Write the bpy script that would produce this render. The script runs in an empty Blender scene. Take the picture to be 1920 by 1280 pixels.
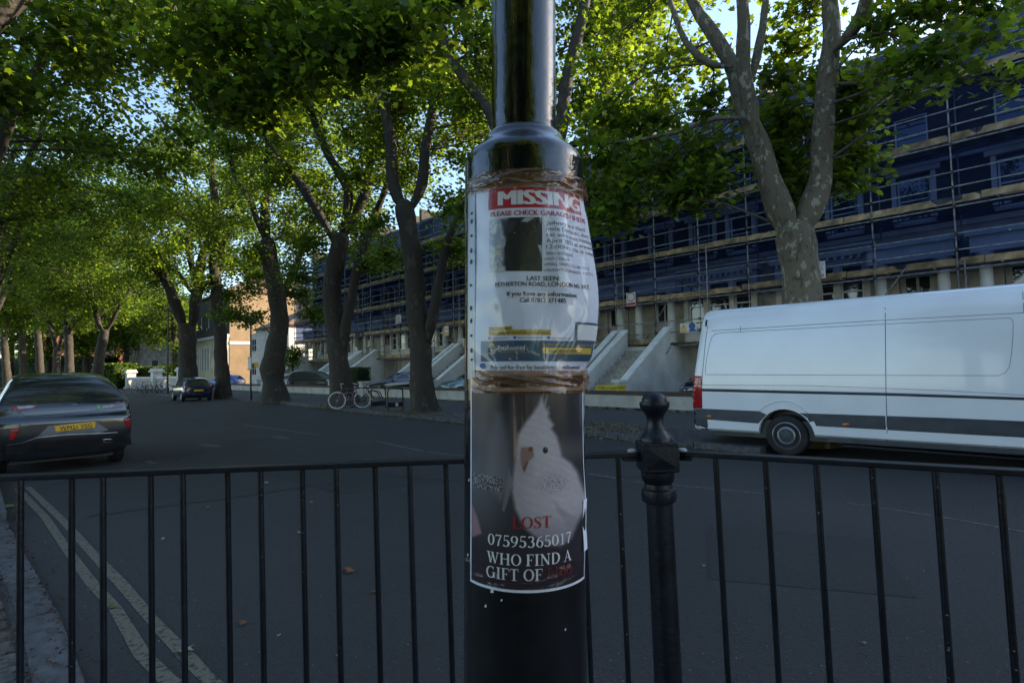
import bpy, bmesh, math, random
import numpy as np
from mathutils import Vector, Matrix
from mathutils.bvhtree import BVHTree
R = math.radians
rng = np.random.default_rng(7)
random.seed(7)
scene = bpy.context.scene
COL = scene.collection
# ------------------------------------------------------------------ camera
F = 1050.0                                  # focal length in photo pixels (1920 wide)
EYE = 1.6
PITCH, ROLL = R(2.75), R(1.17)
CR = (Matrix.Rotation(math.pi / 2 + PITCH, 3, 'X') @ Matrix.Rotation(-ROLL, 3, 'Z'))
CP = Vector((0, 0, EYE))
cam_d = bpy.data.cameras.new('camera')
cam_d.sensor_width = 36.0
cam_d.lens = 36.0 * F / 1920
cam_d.clip_start = 0.05
cam_d.clip_end = 3000
cam = bpy.data.objects.new('camera', cam_d)
COL.objects.link(cam)
cam.matrix_world = Matrix.Translation(CP) @ CR.to_4x4()
scene.camera = cam
# ------------------------------------------------------------------ sky and sun
SUN_AZ = math.atan2(0.94, 0.30)             # clockwise from +Y
SUN_EL = R(21)
world = bpy.data.worlds.new('World')
scene.world = world
world.use_nodes = True
wn = world.node_tree
sky = wn.nodes.new('ShaderNodeTexSky')
sky.sky_type = 'NISHITA'
sky.sun_disc = False
sky.sun_elevation = SUN_EL
sky.sun_rotation = SUN_AZ
sky.air_density = 1.0
sky.dust_density = 0.8
sky.ozone_density = 1.6
bg = wn.nodes['Background']
wn.links.new(sky.outputs[0], bg.inputs[0])
bg.inputs[1].default_value = 0.15
sun_d = bpy.data.lights.new('sun', 'SUN')
sun_d.energy = 5.0
sun_d.angle = R(0.6)
sun_d.color = (1.0, 0.86, 0.66)
sun = bpy.data.objects.new('sun', sun_d)
COL.objects.link(sun)
to_sun = Vector((math.sin(SUN_AZ) * math.cos(SUN_EL), math.cos(SUN_AZ) * math.cos(SUN_EL), math.sin(SUN_EL)))
sun.rotation_euler = to_sun.to_track_quat('Z', 'Y').to_euler()
sun.location = (60, 20, 40)
scene.view_settings.view_transform = 'Standard'
scene.view_settings.look = 'None'
scene.view_settings.gamma = 1
scene.view_settings.use_curve_mapping = False
scene.view_settings.exposure = 1.5
scene.cycles.max_bounces = 8
scene.cycles.diffuse_bounces = 3
scene.cycles.transmission_bounces = 4
scene.cycles.transparent_max_bounces = 16
scene.cycles.use_denoising = True

# ------------------------------------------------------------------ pixel and street geometry
def ray(px, py):
    return CR @ Vector(((px - 960) / F, -(py - 640) / F, -1.0))
def G(px, py, z=0.0):                        # the point of a level surface under a pixel
    r = ray(px, py)
    return CP + r * ((z - EYE) / r.z)
def D(px, py, d):                            # the point under a pixel at distance d ahead
    r = ray(px, py)
    return CP + r * (d / r.y)
U = Vector((-0.682, 0.731, 0)); U.normalize()   # along the street, away
N = Vector((U.y, -U.x, 0))                      # across the street, away
def S(s, p, z=0.0):
    return U * s + N * p + Vector((0, 0, z))
def proj(v):                                 # photo pixel of a world point
    q = CR.transposed() @ (Vector(v) - CP)
    return 960 - F * q.x / q.z, 640 + F * q.y / q.z
def sp(v):
    return v.dot(U), v.dot(N)
def PP(px, py, p):                            # the point under a pixel on the plane parallel to the street at distance p
    r = ray(px, py)
    return CP + r * (p / r.dot(N))
A_ST = math.atan2(-U.y, -U.x)                 # heading of local x for things facing the street

# ------------------------------------------------------------------ materials
MATS = {}
def M(name, col, rough=0.7, metal=0.0, var=0.18, scale=6.0, bump=0.0, bscale=60.0, coat=0.0, spec=0.5, rnd=0.0, col2=None, detail=6.0):
    if name in MATS: return MATS[name]
    m = bpy.data.materials.new(name); m.use_nodes = True
    nt = m.node_tree; b = nt.nodes['Principled BSDF']
    b.inputs['Roughness'].default_value = rough
    b.inputs['Metallic'].default_value = metal
    b.inputs['Coat Weight'].default_value = coat
    b.inputs['Coat Roughness'].default_value = 0.04
    b.inputs['Specular IOR Level'].default_value = spec
    tc = nt.nodes.new('ShaderNodeTexCoord')
    nz = nt.nodes.new('ShaderNodeTexNoise'); nz.inputs['Scale'].default_value = scale; nz.inputs['Detail'].default_value = detail
    nt.links.new(tc.outputs['Object'], nz.inputs['Vector'])
    mx = nt.nodes.new('ShaderNodeMix'); mx.data_type = 'RGBA'
    c2 = col2 or tuple(max(0, c * (1 - var * 2)) for c in col)
    c1 = col if col2 else tuple(min(1, c * (1 + var)) for c in col)
    rp = nt.nodes.new('ShaderNodeValToRGB')
    rp.color_ramp.elements[0].position = 0.32; rp.color_ramp.elements[1].position = 0.68
    nt.links.new(nz.outputs[0], rp.inputs[0])
    nt.links.new(rp.outputs[0], mx.inputs[0])
    mx.inputs[6].default_value = (*c2, 1); mx.inputs[7].default_value = (*c1, 1)
    out = mx.outputs[2]
    if rnd:
        oi = nt.nodes.new('ShaderNodeObjectInfo')
        mr = nt.nodes.new('ShaderNodeMapRange'); mr.inputs[3].default_value = 1 - rnd; mr.inputs[4].default_value = 1 + rnd
        nt.links.new(oi.outputs['Random'], mr.inputs[0])
        hs = nt.nodes.new('ShaderNodeHueSaturation')
        nt.links.new(mr.outputs[0], hs.inputs['Value']); nt.links.new(out, hs.inputs['Color'])
        out = hs.outputs[0]
    nt.links.new(out, b.inputs['Base Color'])
    if bump:
        n2 = nt.nodes.new('ShaderNodeTexNoise'); n2.inputs['Scale'].default_value = bscale; n2.inputs['Detail'].default_value = 4
        nt.links.new(tc.outputs['Object'], n2.inputs['Vector'])
        bp = nt.nodes.new('ShaderNodeBump'); bp.inputs['Strength'].default_value = bump; bp.inputs['Distance'].default_value = 0.02
        nt.links.new(n2.outputs[0], bp.inputs['Height']); nt.links.new(bp.outputs[0], b.inputs['Normal'])
    MATS[name] = m
    return m

def glass_mat(name, tint=(0.02, 0.025, 0.03), rough=0.03, trans=0.0):
    if name in MATS: return MATS[name]
    m = bpy.data.materials.new(name); m.use_nodes = True
    nt = m.node_tree; b = nt.nodes['Principled BSDF']
    b.inputs['Base Color'].default_value = (*tint, 1)
    b.inputs['Roughness'].default_value = rough
    b.inputs['Specular IOR Level'].default_value = 0.8
    if trans:
        tr = nt.nodes.new('ShaderNodeBsdfTransparent'); tr.inputs[0].default_value = (0.75, 0.8, 0.8, 1)
        mx = nt.nodes.new('ShaderNodeMixShader'); mx.inputs[0].default_value = trans
        nt.links.new(b.outputs[0], mx.inputs[1]); nt.links.new(tr.outputs[0], mx.inputs[2])
        nt.links.new(mx.outputs[0], nt.nodes['Material Output'].inputs[0])
    MATS[name] = m
    return m

def sheet_mat(name, tint, clear, dcol, rough=0.1, bump=0.0, bscale=30, dweight=0.5, spec=0.5, transl=False, stretch=None):
    """thin see-through sheet: net, tape, plastic sleeve"""
    if name in MATS: return MATS[name]
    m = bpy.data.materials.new(name); m.use_nodes = True
    nt = m.node_tree; b = nt.nodes['Principled BSDF']
    b.inputs['Base Color'].default_value = (*dcol, 1); b.inputs['Roughness'].default_value = rough
    b.inputs['Specular IOR Level'].default_value = spec
    tr = nt.nodes.new('ShaderNodeBsdfTransparent'); tr.inputs[0].default_value = (*tint, 1)
    src = b.outputs[0]
    if transl:
        tl = nt.nodes.new('ShaderNodeBsdfTranslucent'); tl.inputs[0].default_value = (*dcol, 1)
        ms = nt.nodes.new('ShaderNodeMixShader'); ms.inputs[0].default_value = 0.45
        nt.links.new(b.outputs[0], ms.inputs[1]); nt.links.new(tl.outputs[0], ms.inputs[2]); src = ms.outputs[0]
    mx = nt.nodes.new('ShaderNodeMixShader'); mx.inputs[0].default_value = clear
    nt.links.new(src, mx.inputs[1]); nt.links.new(tr.outputs[0], mx.inputs[2])
    nt.links.new(mx.outputs[0], nt.nodes['Material Output'].inputs[0])
    if bump:
        tc = nt.nodes.new('ShaderNodeTexCoord')
        mp = nt.nodes.new('ShaderNodeMapping'); nt.links.new(tc.outputs['Object'], mp.inputs[0])
        if stretch: mp.inputs['Scale'].default_value = stretch
        n2 = nt.nodes.new('ShaderNodeTexNoise'); n2.inputs['Scale'].default_value = bscale; n2.inputs['Detail'].default_value = 3
        nt.links.new(mp.outputs[0], n2.inputs['Vector'])
        bp = nt.nodes.new('ShaderNodeBump'); bp.inputs['Strength'].default_value = bump; bp.inputs['Distance'].default_value = 0.01
        nt.links.new(n2.outputs[0], bp.inputs['Height']); nt.links.new(bp.outputs[0], b.inputs['Normal'])
    MATS[name] = m
    return m

def film_mat(name, tint, refl, milky=0.0, mcol=(.3, .2, .12), rough=.05, bump=0.0, bscale=30, stretch=(1, 1, 1)):
    """clear glossy film: mostly see-through, mirror-like where it creases"""
    if name in MATS: return MATS[name]
    m = bpy.data.materials.new(name); m.use_nodes = True; nt = m.node_tree; nt.nodes.remove(nt.nodes['Principled BSDF'])
    tr = nt.nodes.new('ShaderNodeBsdfTransparent'); tr.inputs[0].default_value = (*tint, 1)
    df = nt.nodes.new('ShaderNodeBsdfDiffuse'); df.inputs[0].default_value = (*mcol, 1)
    m1 = nt.nodes.new('ShaderNodeMixShader'); m1.inputs[0].default_value = milky; nt.links.new(tr.outputs[0], m1.inputs[1]); nt.links.new(df.outputs[0], m1.inputs[2])
    gl = nt.nodes.new('ShaderNodeBsdfGlossy'); gl.inputs['Roughness'].default_value = rough
    fr = nt.nodes.new('ShaderNodeLayerWeight'); fr.inputs[0].default_value = .35
    mr = nt.nodes.new('ShaderNodeMapRange'); mr.inputs[3].default_value = refl; mr.inputs[4].default_value = min(1, refl * 5); nt.links.new(fr.outputs['Fresnel'], mr.inputs[0])
    m2 = nt.nodes.new('ShaderNodeMixShader'); nt.links.new(mr.outputs[0], m2.inputs[0]); nt.links.new(m1.outputs[0], m2.inputs[1]); nt.links.new(gl.outputs[0], m2.inputs[2])
    nt.links.new(m2.outputs[0], nt.nodes['Material Output'].inputs[0])
    if bump:
        tc = nt.nodes.new('ShaderNodeTexCoord'); mp = nt.nodes.new('ShaderNodeMapping'); mp.inputs['Scale'].default_value = stretch; nt.links.new(tc.outputs['Object'], mp.inputs[0])
        n2 = nt.nodes.new('ShaderNodeTexNoise'); n2.inputs['Scale'].default_value = bscale; n2.inputs['Detail'].default_value = 3; nt.links.new(mp.outputs[0], n2.inputs['Vector'])
        bp = nt.nodes.new('ShaderNodeBump'); bp.inputs['Strength'].default_value = bump; bp.inputs['Distance'].default_value = .01; nt.links.new(n2.outputs[0], bp.inputs['Height'])
        nt.links.new(bp.outputs[0], gl.inputs['Normal']); nt.links.new(bp.outputs[0], fr.inputs['Normal'])
    MATS[name] = m
    return m

def vcol_mat(name, rough=0.35, coat=0.0):
    if name in MATS: return MATS[name]
    m = bpy.data.materials.new(name); m.use_nodes = True
    nt = m.node_tree; b = nt.nodes['Principled BSDF']
    at = nt.nodes.new('ShaderNodeVertexColor'); at.layer_name = 'print'
    nt.links.new(at.outputs[0], b.inputs['Base Color']); b.inputs['Roughness'].default_value = rough
    b.inputs['Coat Weight'].default_value = coat
    MATS[name] = m
    return m

def brick_mat(name, c1, c2, mortar, scale=1.0, bw=0.225, bh=0.075, rough=0.85, bump=0.4):
    if name in MATS: return MATS[name]
    m = bpy.data.materials.new(name); m.use_nodes = True
    nt = m.node_tree; b = nt.nodes['Principled BSDF']; b.inputs['Roughness'].default_value = rough
    tc = nt.nodes.new('ShaderNodeTexCoord'); sx = nt.nodes.new('ShaderNodeSeparateXYZ'); nt.links.new(tc.outputs['Object'], sx.inputs[0])
    ad = nt.nodes.new('ShaderNodeMath'); nt.links.new(sx.outputs[0], ad.inputs[0]); nt.links.new(sx.outputs[1], ad.inputs[1])
    cb = nt.nodes.new('ShaderNodeCombineXYZ'); nt.links.new(ad.outputs[0], cb.inputs[0]); nt.links.new(sx.outputs[2], cb.inputs[1])
    bt = nt.nodes.new('ShaderNodeTexBrick'); nt.links.new(cb.outputs[0], bt.inputs[0])
    bt.inputs['Color1'].default_value = (*c1, 1); bt.inputs['Color2'].default_value = (*c2, 1); bt.inputs['Mortar'].default_value = (*mortar, 1)
    bt.inputs['Scale'].default_value = scale; bt.inputs['Brick Width'].default_value = bw; bt.inputs['Row Height'].default_value = bh; bt.inputs['Mortar Size'].default_value = 0.008
    nz = nt.nodes.new('ShaderNodeTexNoise'); nz.inputs['Scale'].default_value = 0.7; nt.links.new(tc.outputs['Object'], nz.inputs['Vector'])
    mx = nt.nodes.new('ShaderNodeMix'); mx.data_type = 'RGBA'; mx.blend_type = 'MULTIPLY'; mx.inputs[0].default_value = 0.5
    nt.links.new(bt.outputs[0], mx.inputs[6]); nt.links.new(nz.outputs[0], mx.inputs[7])
    nt.links.new(mx.outputs[2], b.inputs['Base Color'])
    bp = nt.nodes.new('ShaderNodeBump'); bp.inputs['Strength'].default_value = bump; bp.inputs['Distance'].default_value = 0.01
    iv = nt.nodes.new('ShaderNodeMath'); iv.operation = 'SUBTRACT'; iv.inputs[0].default_value = 1; nt.links.new(bt.outputs['Fac'], iv.inputs[1])
    nt.links.new(iv.outputs[0], bp.inputs['Height']); nt.links.new(bp.outputs[0], b.inputs['Normal'])
    MATS[name] = m
    return m

def leaf_mat(name, dark, light, trans):
    if name in MATS: return MATS[name]
    m = bpy.data.materials.new(name); m.use_nodes = True
    nt = m.node_tree; b = nt.nodes['Principled BSDF']; b.inputs['Roughness'].default_value = 0.5; b.inputs['Specular IOR Level'].default_value = 0.35
    at = nt.nodes.new('ShaderNodeAttribute'); at.attribute_name = 'rnd'
    mx = nt.nodes.new('ShaderNodeMix'); mx.data_type = 'RGBA'; mx.inputs[6].default_value = (*dark, 1); mx.inputs[7].default_value = (*light, 1)
    nt.links.new(at.outputs['Fac'], mx.inputs[0]); nt.links.new(mx.outputs[2], b.inputs['Base Color'])
    tl = nt.nodes.new('ShaderNodeBsdfTranslucent')
    m2 = nt.nodes.new('ShaderNodeMix'); m2.data_type = 'RGBA'; m2.inputs[6].default_value = (*[c * 0.4 for c in trans], 1); m2.inputs[7].default_value = (*[min(1, c * 1.5) for c in trans], 1)
    nt.links.new(at.outputs['Fac'], m2.inputs[0]); nt.links.new(m2.outputs[2], tl.inputs[0])
    ms = nt.nodes.new('ShaderNodeMixShader'); ms.inputs[0].default_value = 0.46
    nt.links.new(b.outputs[0], ms.inputs[1]); nt.links.new(tl.outputs[0], ms.inputs[2])
    nt.links.new(ms.outputs[0], nt.nodes['Material Output'].inputs[0])
    MATS[name] = m
    return m

# ------------------------------------------------------------------ objects
def tag(o, label=None, cat=None, group=None, kind=None):
    if label: o['label'] = label
    if cat: o['category'] = cat
    if group: o['group'] = group
    if kind: o['kind'] = kind
    return o
def thing(name, label, cat, loc=(0, 0, 0), rz=0.0, group=None):
    o = bpy.data.objects.new(name, None); o.empty_display_size = 0.3
    COL.objects.link(o); o.location = loc; o.rotation_euler = (0, 0, rz)
    return tag(o, label, cat, group)
def mobj(name, me, mat=None, parent=None, smooth=None):
    o = bpy.data.objects.new(name, me); COL.objects.link(o)
    if mat and not me.materials: me.materials.append(mat)
    if smooth is not None:
        me.shade_smooth() if smooth else me.shade_flat()
        if smooth and smooth is not True: me.set_sharp_from_angle(angle=R(smooth))
    if parent: o.parent = parent
    return o
def local_to(root, o):
    """keeps world coordinates of a mesh written in world space when parented to a placed thing"""
    o.parent = root; o.matrix_parent_inverse = (Matrix.Translation(root.location) @ root.rotation_euler.to_matrix().to_4x4()).inverted()
    return o
def copy_tree(o, parent=None, loc=None, rz=None, label=None):
    c = o.copy(); COL.objects.link(c); c.parent = parent
    if loc is not None: c.location = loc
    if rz is not None: c.rotation_euler = (0, 0, rz)
    if label: c['label'] = label
    for ch in list(o.children): copy_tree(ch, c)
    return c

class MB:
    def __init__(s): s.v = []; s.f = []
    def add(s, vs, fs):
        b = len(s.v); s.v += [tuple(v) for v in vs]; s.f += [[b + i for i in f] for f in fs]; return s
    def box(s, c, d, rz=0.0, m=None):
        x, y, z = d[0] / 2, d[1] / 2, d[2] / 2
        vs = [Vector((a * x, b * y, e * z)) for e in (-1, 1) for b in (-1, 1) for a in (-1, 1)]
        if m is None: m = Matrix.Translation(Vector(c)) @ Matrix.Rotation(rz, 4, 'Z')
        vs = [m @ v for v in vs]
        return s.add(vs, [(0, 2, 3, 1), (4, 5, 7, 6), (0, 1, 5, 4), (1, 3, 7, 5), (3, 2, 6, 7), (2, 0, 4, 6)])
    def b2(s, x0, x1, y0, y1, z0, z1):
        return s.box(((x0 + x1) / 2, (y0 + y1) / 2, (z0 + z1) / 2), (x1 - x0, y1 - y0, z1 - z0))
    def bar(s, a, b, w, h, up=(0, 0, 1)):
        a, b = Vector(a), Vector(b); t = (b - a); L = t.length; t.normalize(); u = Vector(up)
        sd = t.cross(u); sd.normalize(); u = sd.cross(t)
        m = Matrix((t, sd, u)).transposed().to_4x4(); m.translation = (a + b) / 2
        return s.box(None, (L, w, h), m=m)
    def tube(s, pts, rad, n=8, cap=True):
        pts = [Vector(p) for p in pts]
        if not hasattr(rad, '__len__'): rad = [rad] * len(pts)
        base = len(s.v); k = len(pts)
        t = (pts[1] - pts[0]).normalized(); a = t.orthogonal().normalized()
        for i, p in enumerate(pts):
            if 0 < i < k - 1: t2 = (pts[i + 1] - pts[i - 1])
            elif i == 0: t2 = pts[1] - pts[0]
            else: t2 = pts[-1] - pts[-2]
            t2 = t2.normalized() if t2.length > 1e-9 else t
            a = (a - t2 * a.dot(t2)); a = a.normalized() if a.length > 1e-6 else t2.orthogonal().normalized()
            b = t2.cross(a); t = t2
            for j in range(n):
                an = 2 * math.pi * j / n
                s.v.append(tuple(p + (a * math.cos(an) + b * math.sin(an)) * rad[i]))
        for i in range(k - 1):
            for j in range(n):
                j2 = (j + 1) % n
                s.f.append([base + i * n + j, base + i * n + j2, base + (i + 1) * n + j2, base + (i + 1) * n + j])
        if cap:
            s.f.append([base + j for j in reversed(range(n))]); s.f.append([base + (k - 1) * n + j for j in range(n)])
        return s
    def lathe(s, prof, n=24, m=None, cap=True):
        m = m or Matrix.Identity(4); base = len(s.v); k = len(prof)
        for r, z in prof:
            for j in range(n):
                an = 2 * math.pi * j / n
                s.v.append(tuple(m @ Vector((r * math.cos(an), r * math.sin(an), z))))
        for i in range(k - 1):
            for j in range(n):
                j2 = (j + 1) % n
                s.f.append([base + i * n + j, base + i * n + j2, base + (i + 1) * n + j2, base + (i + 1) * n + j])
        if cap:
            s.f.append([base + j for j in reversed(range(n))]); s.f.append([base + (k - 1) * n + j for j in range(n)])
        return s
    def prism(s, poly, h, m=None):
        """polygon in local xy raised by h along local z"""
        m = m or Matrix.Identity(4); n = len(poly)
        vs = [m @ Vector((p[0], p[1], 0)) for p in poly] + [m @ Vector((p[0], p[1], h)) for p in poly]
        return s.add(vs, [list(reversed(range(n))), list(range(n, 2 * n))] + [[i, (i + 1) % n, n + (i + 1) % n, n + i] for i in range(n)])
    def mesh(s, name):
        me = bpy.data.meshes.new(name); me.from_pydata(s.v, [], s.f); me.update(); return me
    def build(s, name, mat, parent=None, smooth=None, bevel=0.0, fix=False):
        me = s.mesh(name)
        if fix:
            bm = bmesh.new(); bm.from_mesh(me); bmesh.ops.recalc_face_normals(bm, faces=bm.faces); bm.to_mesh(me); bm.free()
        o = mobj(name, me, mat, parent, smooth)
        if bevel:
            md = o.modifiers.new('bevel', 'BEVEL'); md.width = bevel; md.segments = 2; md.limit_method = 'ANGLE'; md.angle_limit = R(40)
        return o
def big_mesh(name, verts, counts, idx, rnd=None):
    me = bpy.data.meshes.new(name)
    nv, nf, nl = len(verts), len(counts), len(idx)
    me.vertices.add(nv); me.loops.add(nl); me.polygons.add(nf)
    me.vertices.foreach_set('co', np.asarray(verts, np.float32).ravel())
    me.loops.foreach_set('vertex_index', np.asarray(idx, np.int32).ravel())
    starts = np.concatenate(([0], np.cumsum(counts)[:-1])).astype(np.int32)
    me.polygons.foreach_set('loop_start', starts)
    if rnd is not None:
        a = me.attributes.new('rnd', 'FLOAT', 'FACE'); a.data.foreach_set('value', np.asarray(rnd, np.float32))
    me.update(calc_edges=True); me.validate()
    return me
def eval_mesh(o):
    dg = bpy.context.evaluated_depsgraph_get()
    return bpy.data.meshes.new_from_object(o.evaluated_get(dg), depsgraph=dg)

# common materials
m_black = M('black_gloss_paint', (0.004, 0.0045, 0.006), rough=0.12, var=0.3, scale=30, bump=0.10, bscale=35, coat=0.6)
m_rail = M('dark_blue_paint', (0.006, 0.009, 0.016), rough=0.38, var=0.3, scale=14, bump=0.12, bscale=70, spec=0.35)
m_white = M('white_paint', (0.72, 0.71, 0.67), rough=0.6, var=0.08, scale=3, bump=0.05)
m_cream = M('cream_stucco', (0.52, 0.47, 0.38), rough=0.8, var=0.14, scale=1.2, bump=0.15)
m_stucco = M('white_stucco', (0.62, 0.60, 0.54), rough=0.8, var=0.12, scale=1.1, bump=0.15)
m_steel = M('galvanised_tube', (0.27, 0.27, 0.27), rough=0.5, metal=0.5, var=0.3, scale=5, rnd=0.2)
m_dark = M('dark_metal', (0.02, 0.02, 0.022), rough=0.5, var=0.2)
m_board = M('scaffold_timber', (0.36, 0.25, 0.13), rough=0.85, var=0.3, scale=3, bump=0.3, bscale=20, rnd=0.3)
m_glass = glass_mat('window_glass')
m_tyre = M('tyre_rubber', (0.012, 0.012, 0.013), rough=0.8, var=0.3)
m_alloy = M('wheel_metal', (0.42, 0.43, 0.45), rough=0.35, metal=0.8, var=0.1)
m_red = M('red_lamp', (0.35, 0.008, 0.012), rough=0.12, var=0.2, scale=40, coat=0.5)
m_yellow = M('plate_yellow', (0.75, 0.42, 0.02), rough=0.4, var=0.05)
m_trim = M('grey_plastic', (0.035, 0.042, 0.052), rough=0.55, var=0.15)
m_ink = M('black_ink', (0.015, 0.015, 0.02), rough=0.6, var=0.05)
# ================================================================== ground, kerbs, markings
def asphalt(name, col, patch, speck=0.35):
    m = bpy.data.materials.new(name); m.use_nodes = True
    nt = m.node_tree; b = nt.nodes['Principled BSDF']; b.inputs['Roughness'].default_value = 0.82
    tc = nt.nodes.new('ShaderNodeTexCoord')
    def noise(sc, det=5):
        n = nt.nodes.new('ShaderNodeTexNoise'); n.inputs['Scale'].default_value = sc; n.inputs['Detail'].default_value = det
        nt.links.new(tc.outputs['Object'], n.inputs['Vector']); return n
    big = noise(0.5, 8); fine = noise(85, 3)
    vo = nt.nodes.new('ShaderNodeTexVoronoi'); vo.inputs['Scale'].default_value = 60; nt.links.new(tc.outputs['Object'], vo.inputs['Vector'])
    mx = nt.nodes.new('ShaderNodeMix'); mx.data_type = 'RGBA'; mx.inputs[6].default_value = (*col, 1); mx.inputs[7].default_value = (*patch, 1)
    rp = nt.nodes.new('ShaderNodeValToRGB'); rp.color_ramp.elements[0].position = 0.35; rp.color_ramp.elements[1].position = 0.7
    nt.links.new(big.outputs[0], rp.inputs[0]); nt.links.new(rp.outputs[0], mx.inputs[0])
    m2 = nt.nodes.new('ShaderNodeMix'); m2.data_type = 'RGBA'; m2.blend_type = 'OVERLAY'; m2.inputs[0].default_value = speck
    nt.links.new(mx.outputs[2], m2.inputs[6]); nt.links.new(vo.outputs['Color'], m2.inputs[7])
    hs = nt.nodes.new('ShaderNodeHueSaturation'); hs.inputs['Saturation'].default_value = 0.35; nt.links.new(m2.outputs[2], hs.inputs['Color'])
    nt.links.new(hs.outputs[0], b.inputs['Base Color'])
    bp = nt.nodes.new('ShaderNodeBump'); bp.inputs['Strength'].default_value = 0.5; bp.inputs['Distance'].default_value = 0.01
    ad = nt.nodes.new('ShaderNodeMath'); nt.links.new(fine.outputs[0], ad.inputs[0]); nt.links.new(vo.outputs['Distance'], ad.inputs[1])
    nt.links.new(ad.outputs[0], bp.inputs['Height']); nt.links.new(bp.outputs[0], b.inputs['Normal'])
    return m
m_road = asphalt('road_asphalt', (0.021, 0.0215, 0.0205), (0.028, 0.028, 0.0255))
m_foot = asphalt('footway_asphalt', (0.040, 0.040, 0.040), (0.055, 0.052, 0.047))
m_kerb = M('granite_kerb', (0.072, 0.073, 0.076), rough=0.8, var=0.25, scale=12, bump=0.3, bscale=120, rnd=0.15)
m_sett = M('stone_sett', (0.085, 0.082, 0.075), rough=0.85, var=0.3, scale=14, bump=0.5, bscale=60, rnd=0.25)

road = MB().add([(-400, -300, 0), (400, -300, 0), (400, 700, 0), (-400, 700, 0)], [(0, 1, 2, 3)]).build('road', m_road)
tag(road, 'dark grey asphalt road with worn painted lines', kind='structure')

FK = [G(x, y) for x, y in ((1425, 853), (1300, 839), (1100, 817), (870, 794.5), (700, 776), (530, 757.5), (430, 748.5), (330, 743), (240, 737.5))]
s0, p0 = sp(FK[0])
far_kerb = [S(s0 - 60, p0 + 2.3), S(s0, p0 + 2.3)] + FK
e = (FK[-1] - FK[-2]).normalized()
far_kerb += [FK[-1] + e * 12, FK[-1] + e * 12 + Vector((-60, 40, 0))]
def sheet(name, line, off, z, mat):
    mb = MB(); k = len(line)
    vs = [Vector((p.x, p.y, zz)) for p, zz in zip(line, z)] + [Vector((p.x, p.y, zz)) + off for p, zz in zip(line, z)]
    mb.add(vs, [(i, i + 1, k + i + 1, k + i) for i in range(k - 1)])
    return mb.build(name, mat, fix=True)
far_pav = sheet('far_pavement', far_kerb, N * 160, [0.12] * len(far_kerb), m_foot)
tag(far_pav, 'wide asphalt footway under the plane trees', kind='structure')
garden = MB().add([S(-30, 15.9, 0.126), S(120, 15.9, 0.126), S(120, 24.4, 0.126), S(-30, 24.4, 0.126)], [(0, 1, 2, 3)]).build('forecourt', M('forecourt_concrete', (0.2, 0.19, 0.175), rough=0.9, var=0.2, scale=1.5, bump=0.2), fix=True)
tag(garden, 'concrete forecourt between garden wall and houses', kind='structure')

stone_me = MB().b2(-0.447, 0.447, -0.002, 0.148, -0.1, 0.125).mesh('kerbstone')
stone_me.materials.append(m_kerb)
def lay_kerb(line, parent, me, flip=False, L=0.905, z=lambda d: 0.0, maxn=140, skip=0.0):
    n = 0
    for a, b in zip(line, line[1:]):
        t = (b - a); ln = t.length; t.normalize(); k = max(1, round(ln / L))
        if n + k > maxn: k = max(0, maxn - n)
        for i in range(k):
            o = bpy.data.objects.new('kerbstone', me); COL.objects.link(o)
            c = a + t * (ln * (i + 0.5) / max(1, round(ln / L)))
            o.location = (c.x, c.y, z(n) + random.uniform(-.003, .003)); o.scale = (ln / max(1, round(ln / L)) / L, 1, 1)
            o.rotation_euler = (0, 0, math.atan2(t.y, t.x) + (math.pi if flip else 0) + random.uniform(-.004, .004))
            o.parent = parent
            md = o.modifiers.new('b', 'BEVEL'); md.width = 0.012; md.segments = 2
            n += 1
lay_kerb(far_kerb[1:12], far_pav, stone_me, flip=True)
# near side: flush kerb at the crossing, raised further along
NK = [G(162, 1280, .02), G(108, 1143, .02), G(47, 1036, .02), G(12, 975, .02)]
tU = (NK[3] - NK[1]).normalized()
raised = [NK[3], NK[3] + (tU * 0.3 + U * 0.7) * 3, NK[3] + (tU * 0.2 + U * 0.8) * 8, NK[3] + (tU * 0.1 + U * 0.9) * 60]
front = [Vector(p) for p in ((30, -22, 0), (8, -3.4, 0), (4, -.2, 0), (2.2, 1.25, 0), (1.25, 1.93, 0), (0.68, 2.22, 0), (0, 2.22, 0), (-.9, 2.2, 0), (-1.5, 2.4, 0))]
near_line = front + NK + raised[1:]
nz = [0.012] * (len(front) + 4) + [0.12] * 3
near_pav = sheet('near_pavement', near_line, -N * 90, nz, m_foot)
tag(near_pav, 'near side footway behind the guard railing', kind='structure')
flat_me = MB().b2(-0.447, 0.447, -0.002, 0.2, -0.1, 0.022).mesh('flush_kerbstone'); flat_me.materials.append(m_kerb)
lay_kerb(front[1:] + NK, near_pav, flat_me, maxn=60)
lay_kerb(raised, near_pav, stone_me, maxn=24)
ce = MB().b2(0, .02, 0, .15, 0, .12)
sett_me = MB().b2(-.097, .097, -.054, .054, -.06, .025).mesh('sett'); sett_me.materials.append(m_sett)
ta = (NK[3] - NK[0]).normalized(); tb = Vector((-ta.y, ta.x, 0)); an = math.atan2(ta.y, ta.x)
for i in range(-9, 19):
    for j in range(9):
        o = bpy.data.objects.new('sett', sett_me); COL.objects.link(o)
        c = NK[0] + ta * (i * .208 + (j % 2) * .1) + tb * (0.27 + j * .117)
        o.location = (c.x, c.y, random.uniform(-.004, .008)); o.rotation_euler = (random.uniform(-.02, .02), random.uniform(-.02, .02), an + random.uniform(-.03, .03))
        o.parent = near_pav
        md = o.modifiers.new('b', 'BEVEL'); md.width = 0.012; md.segments = 2

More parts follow.
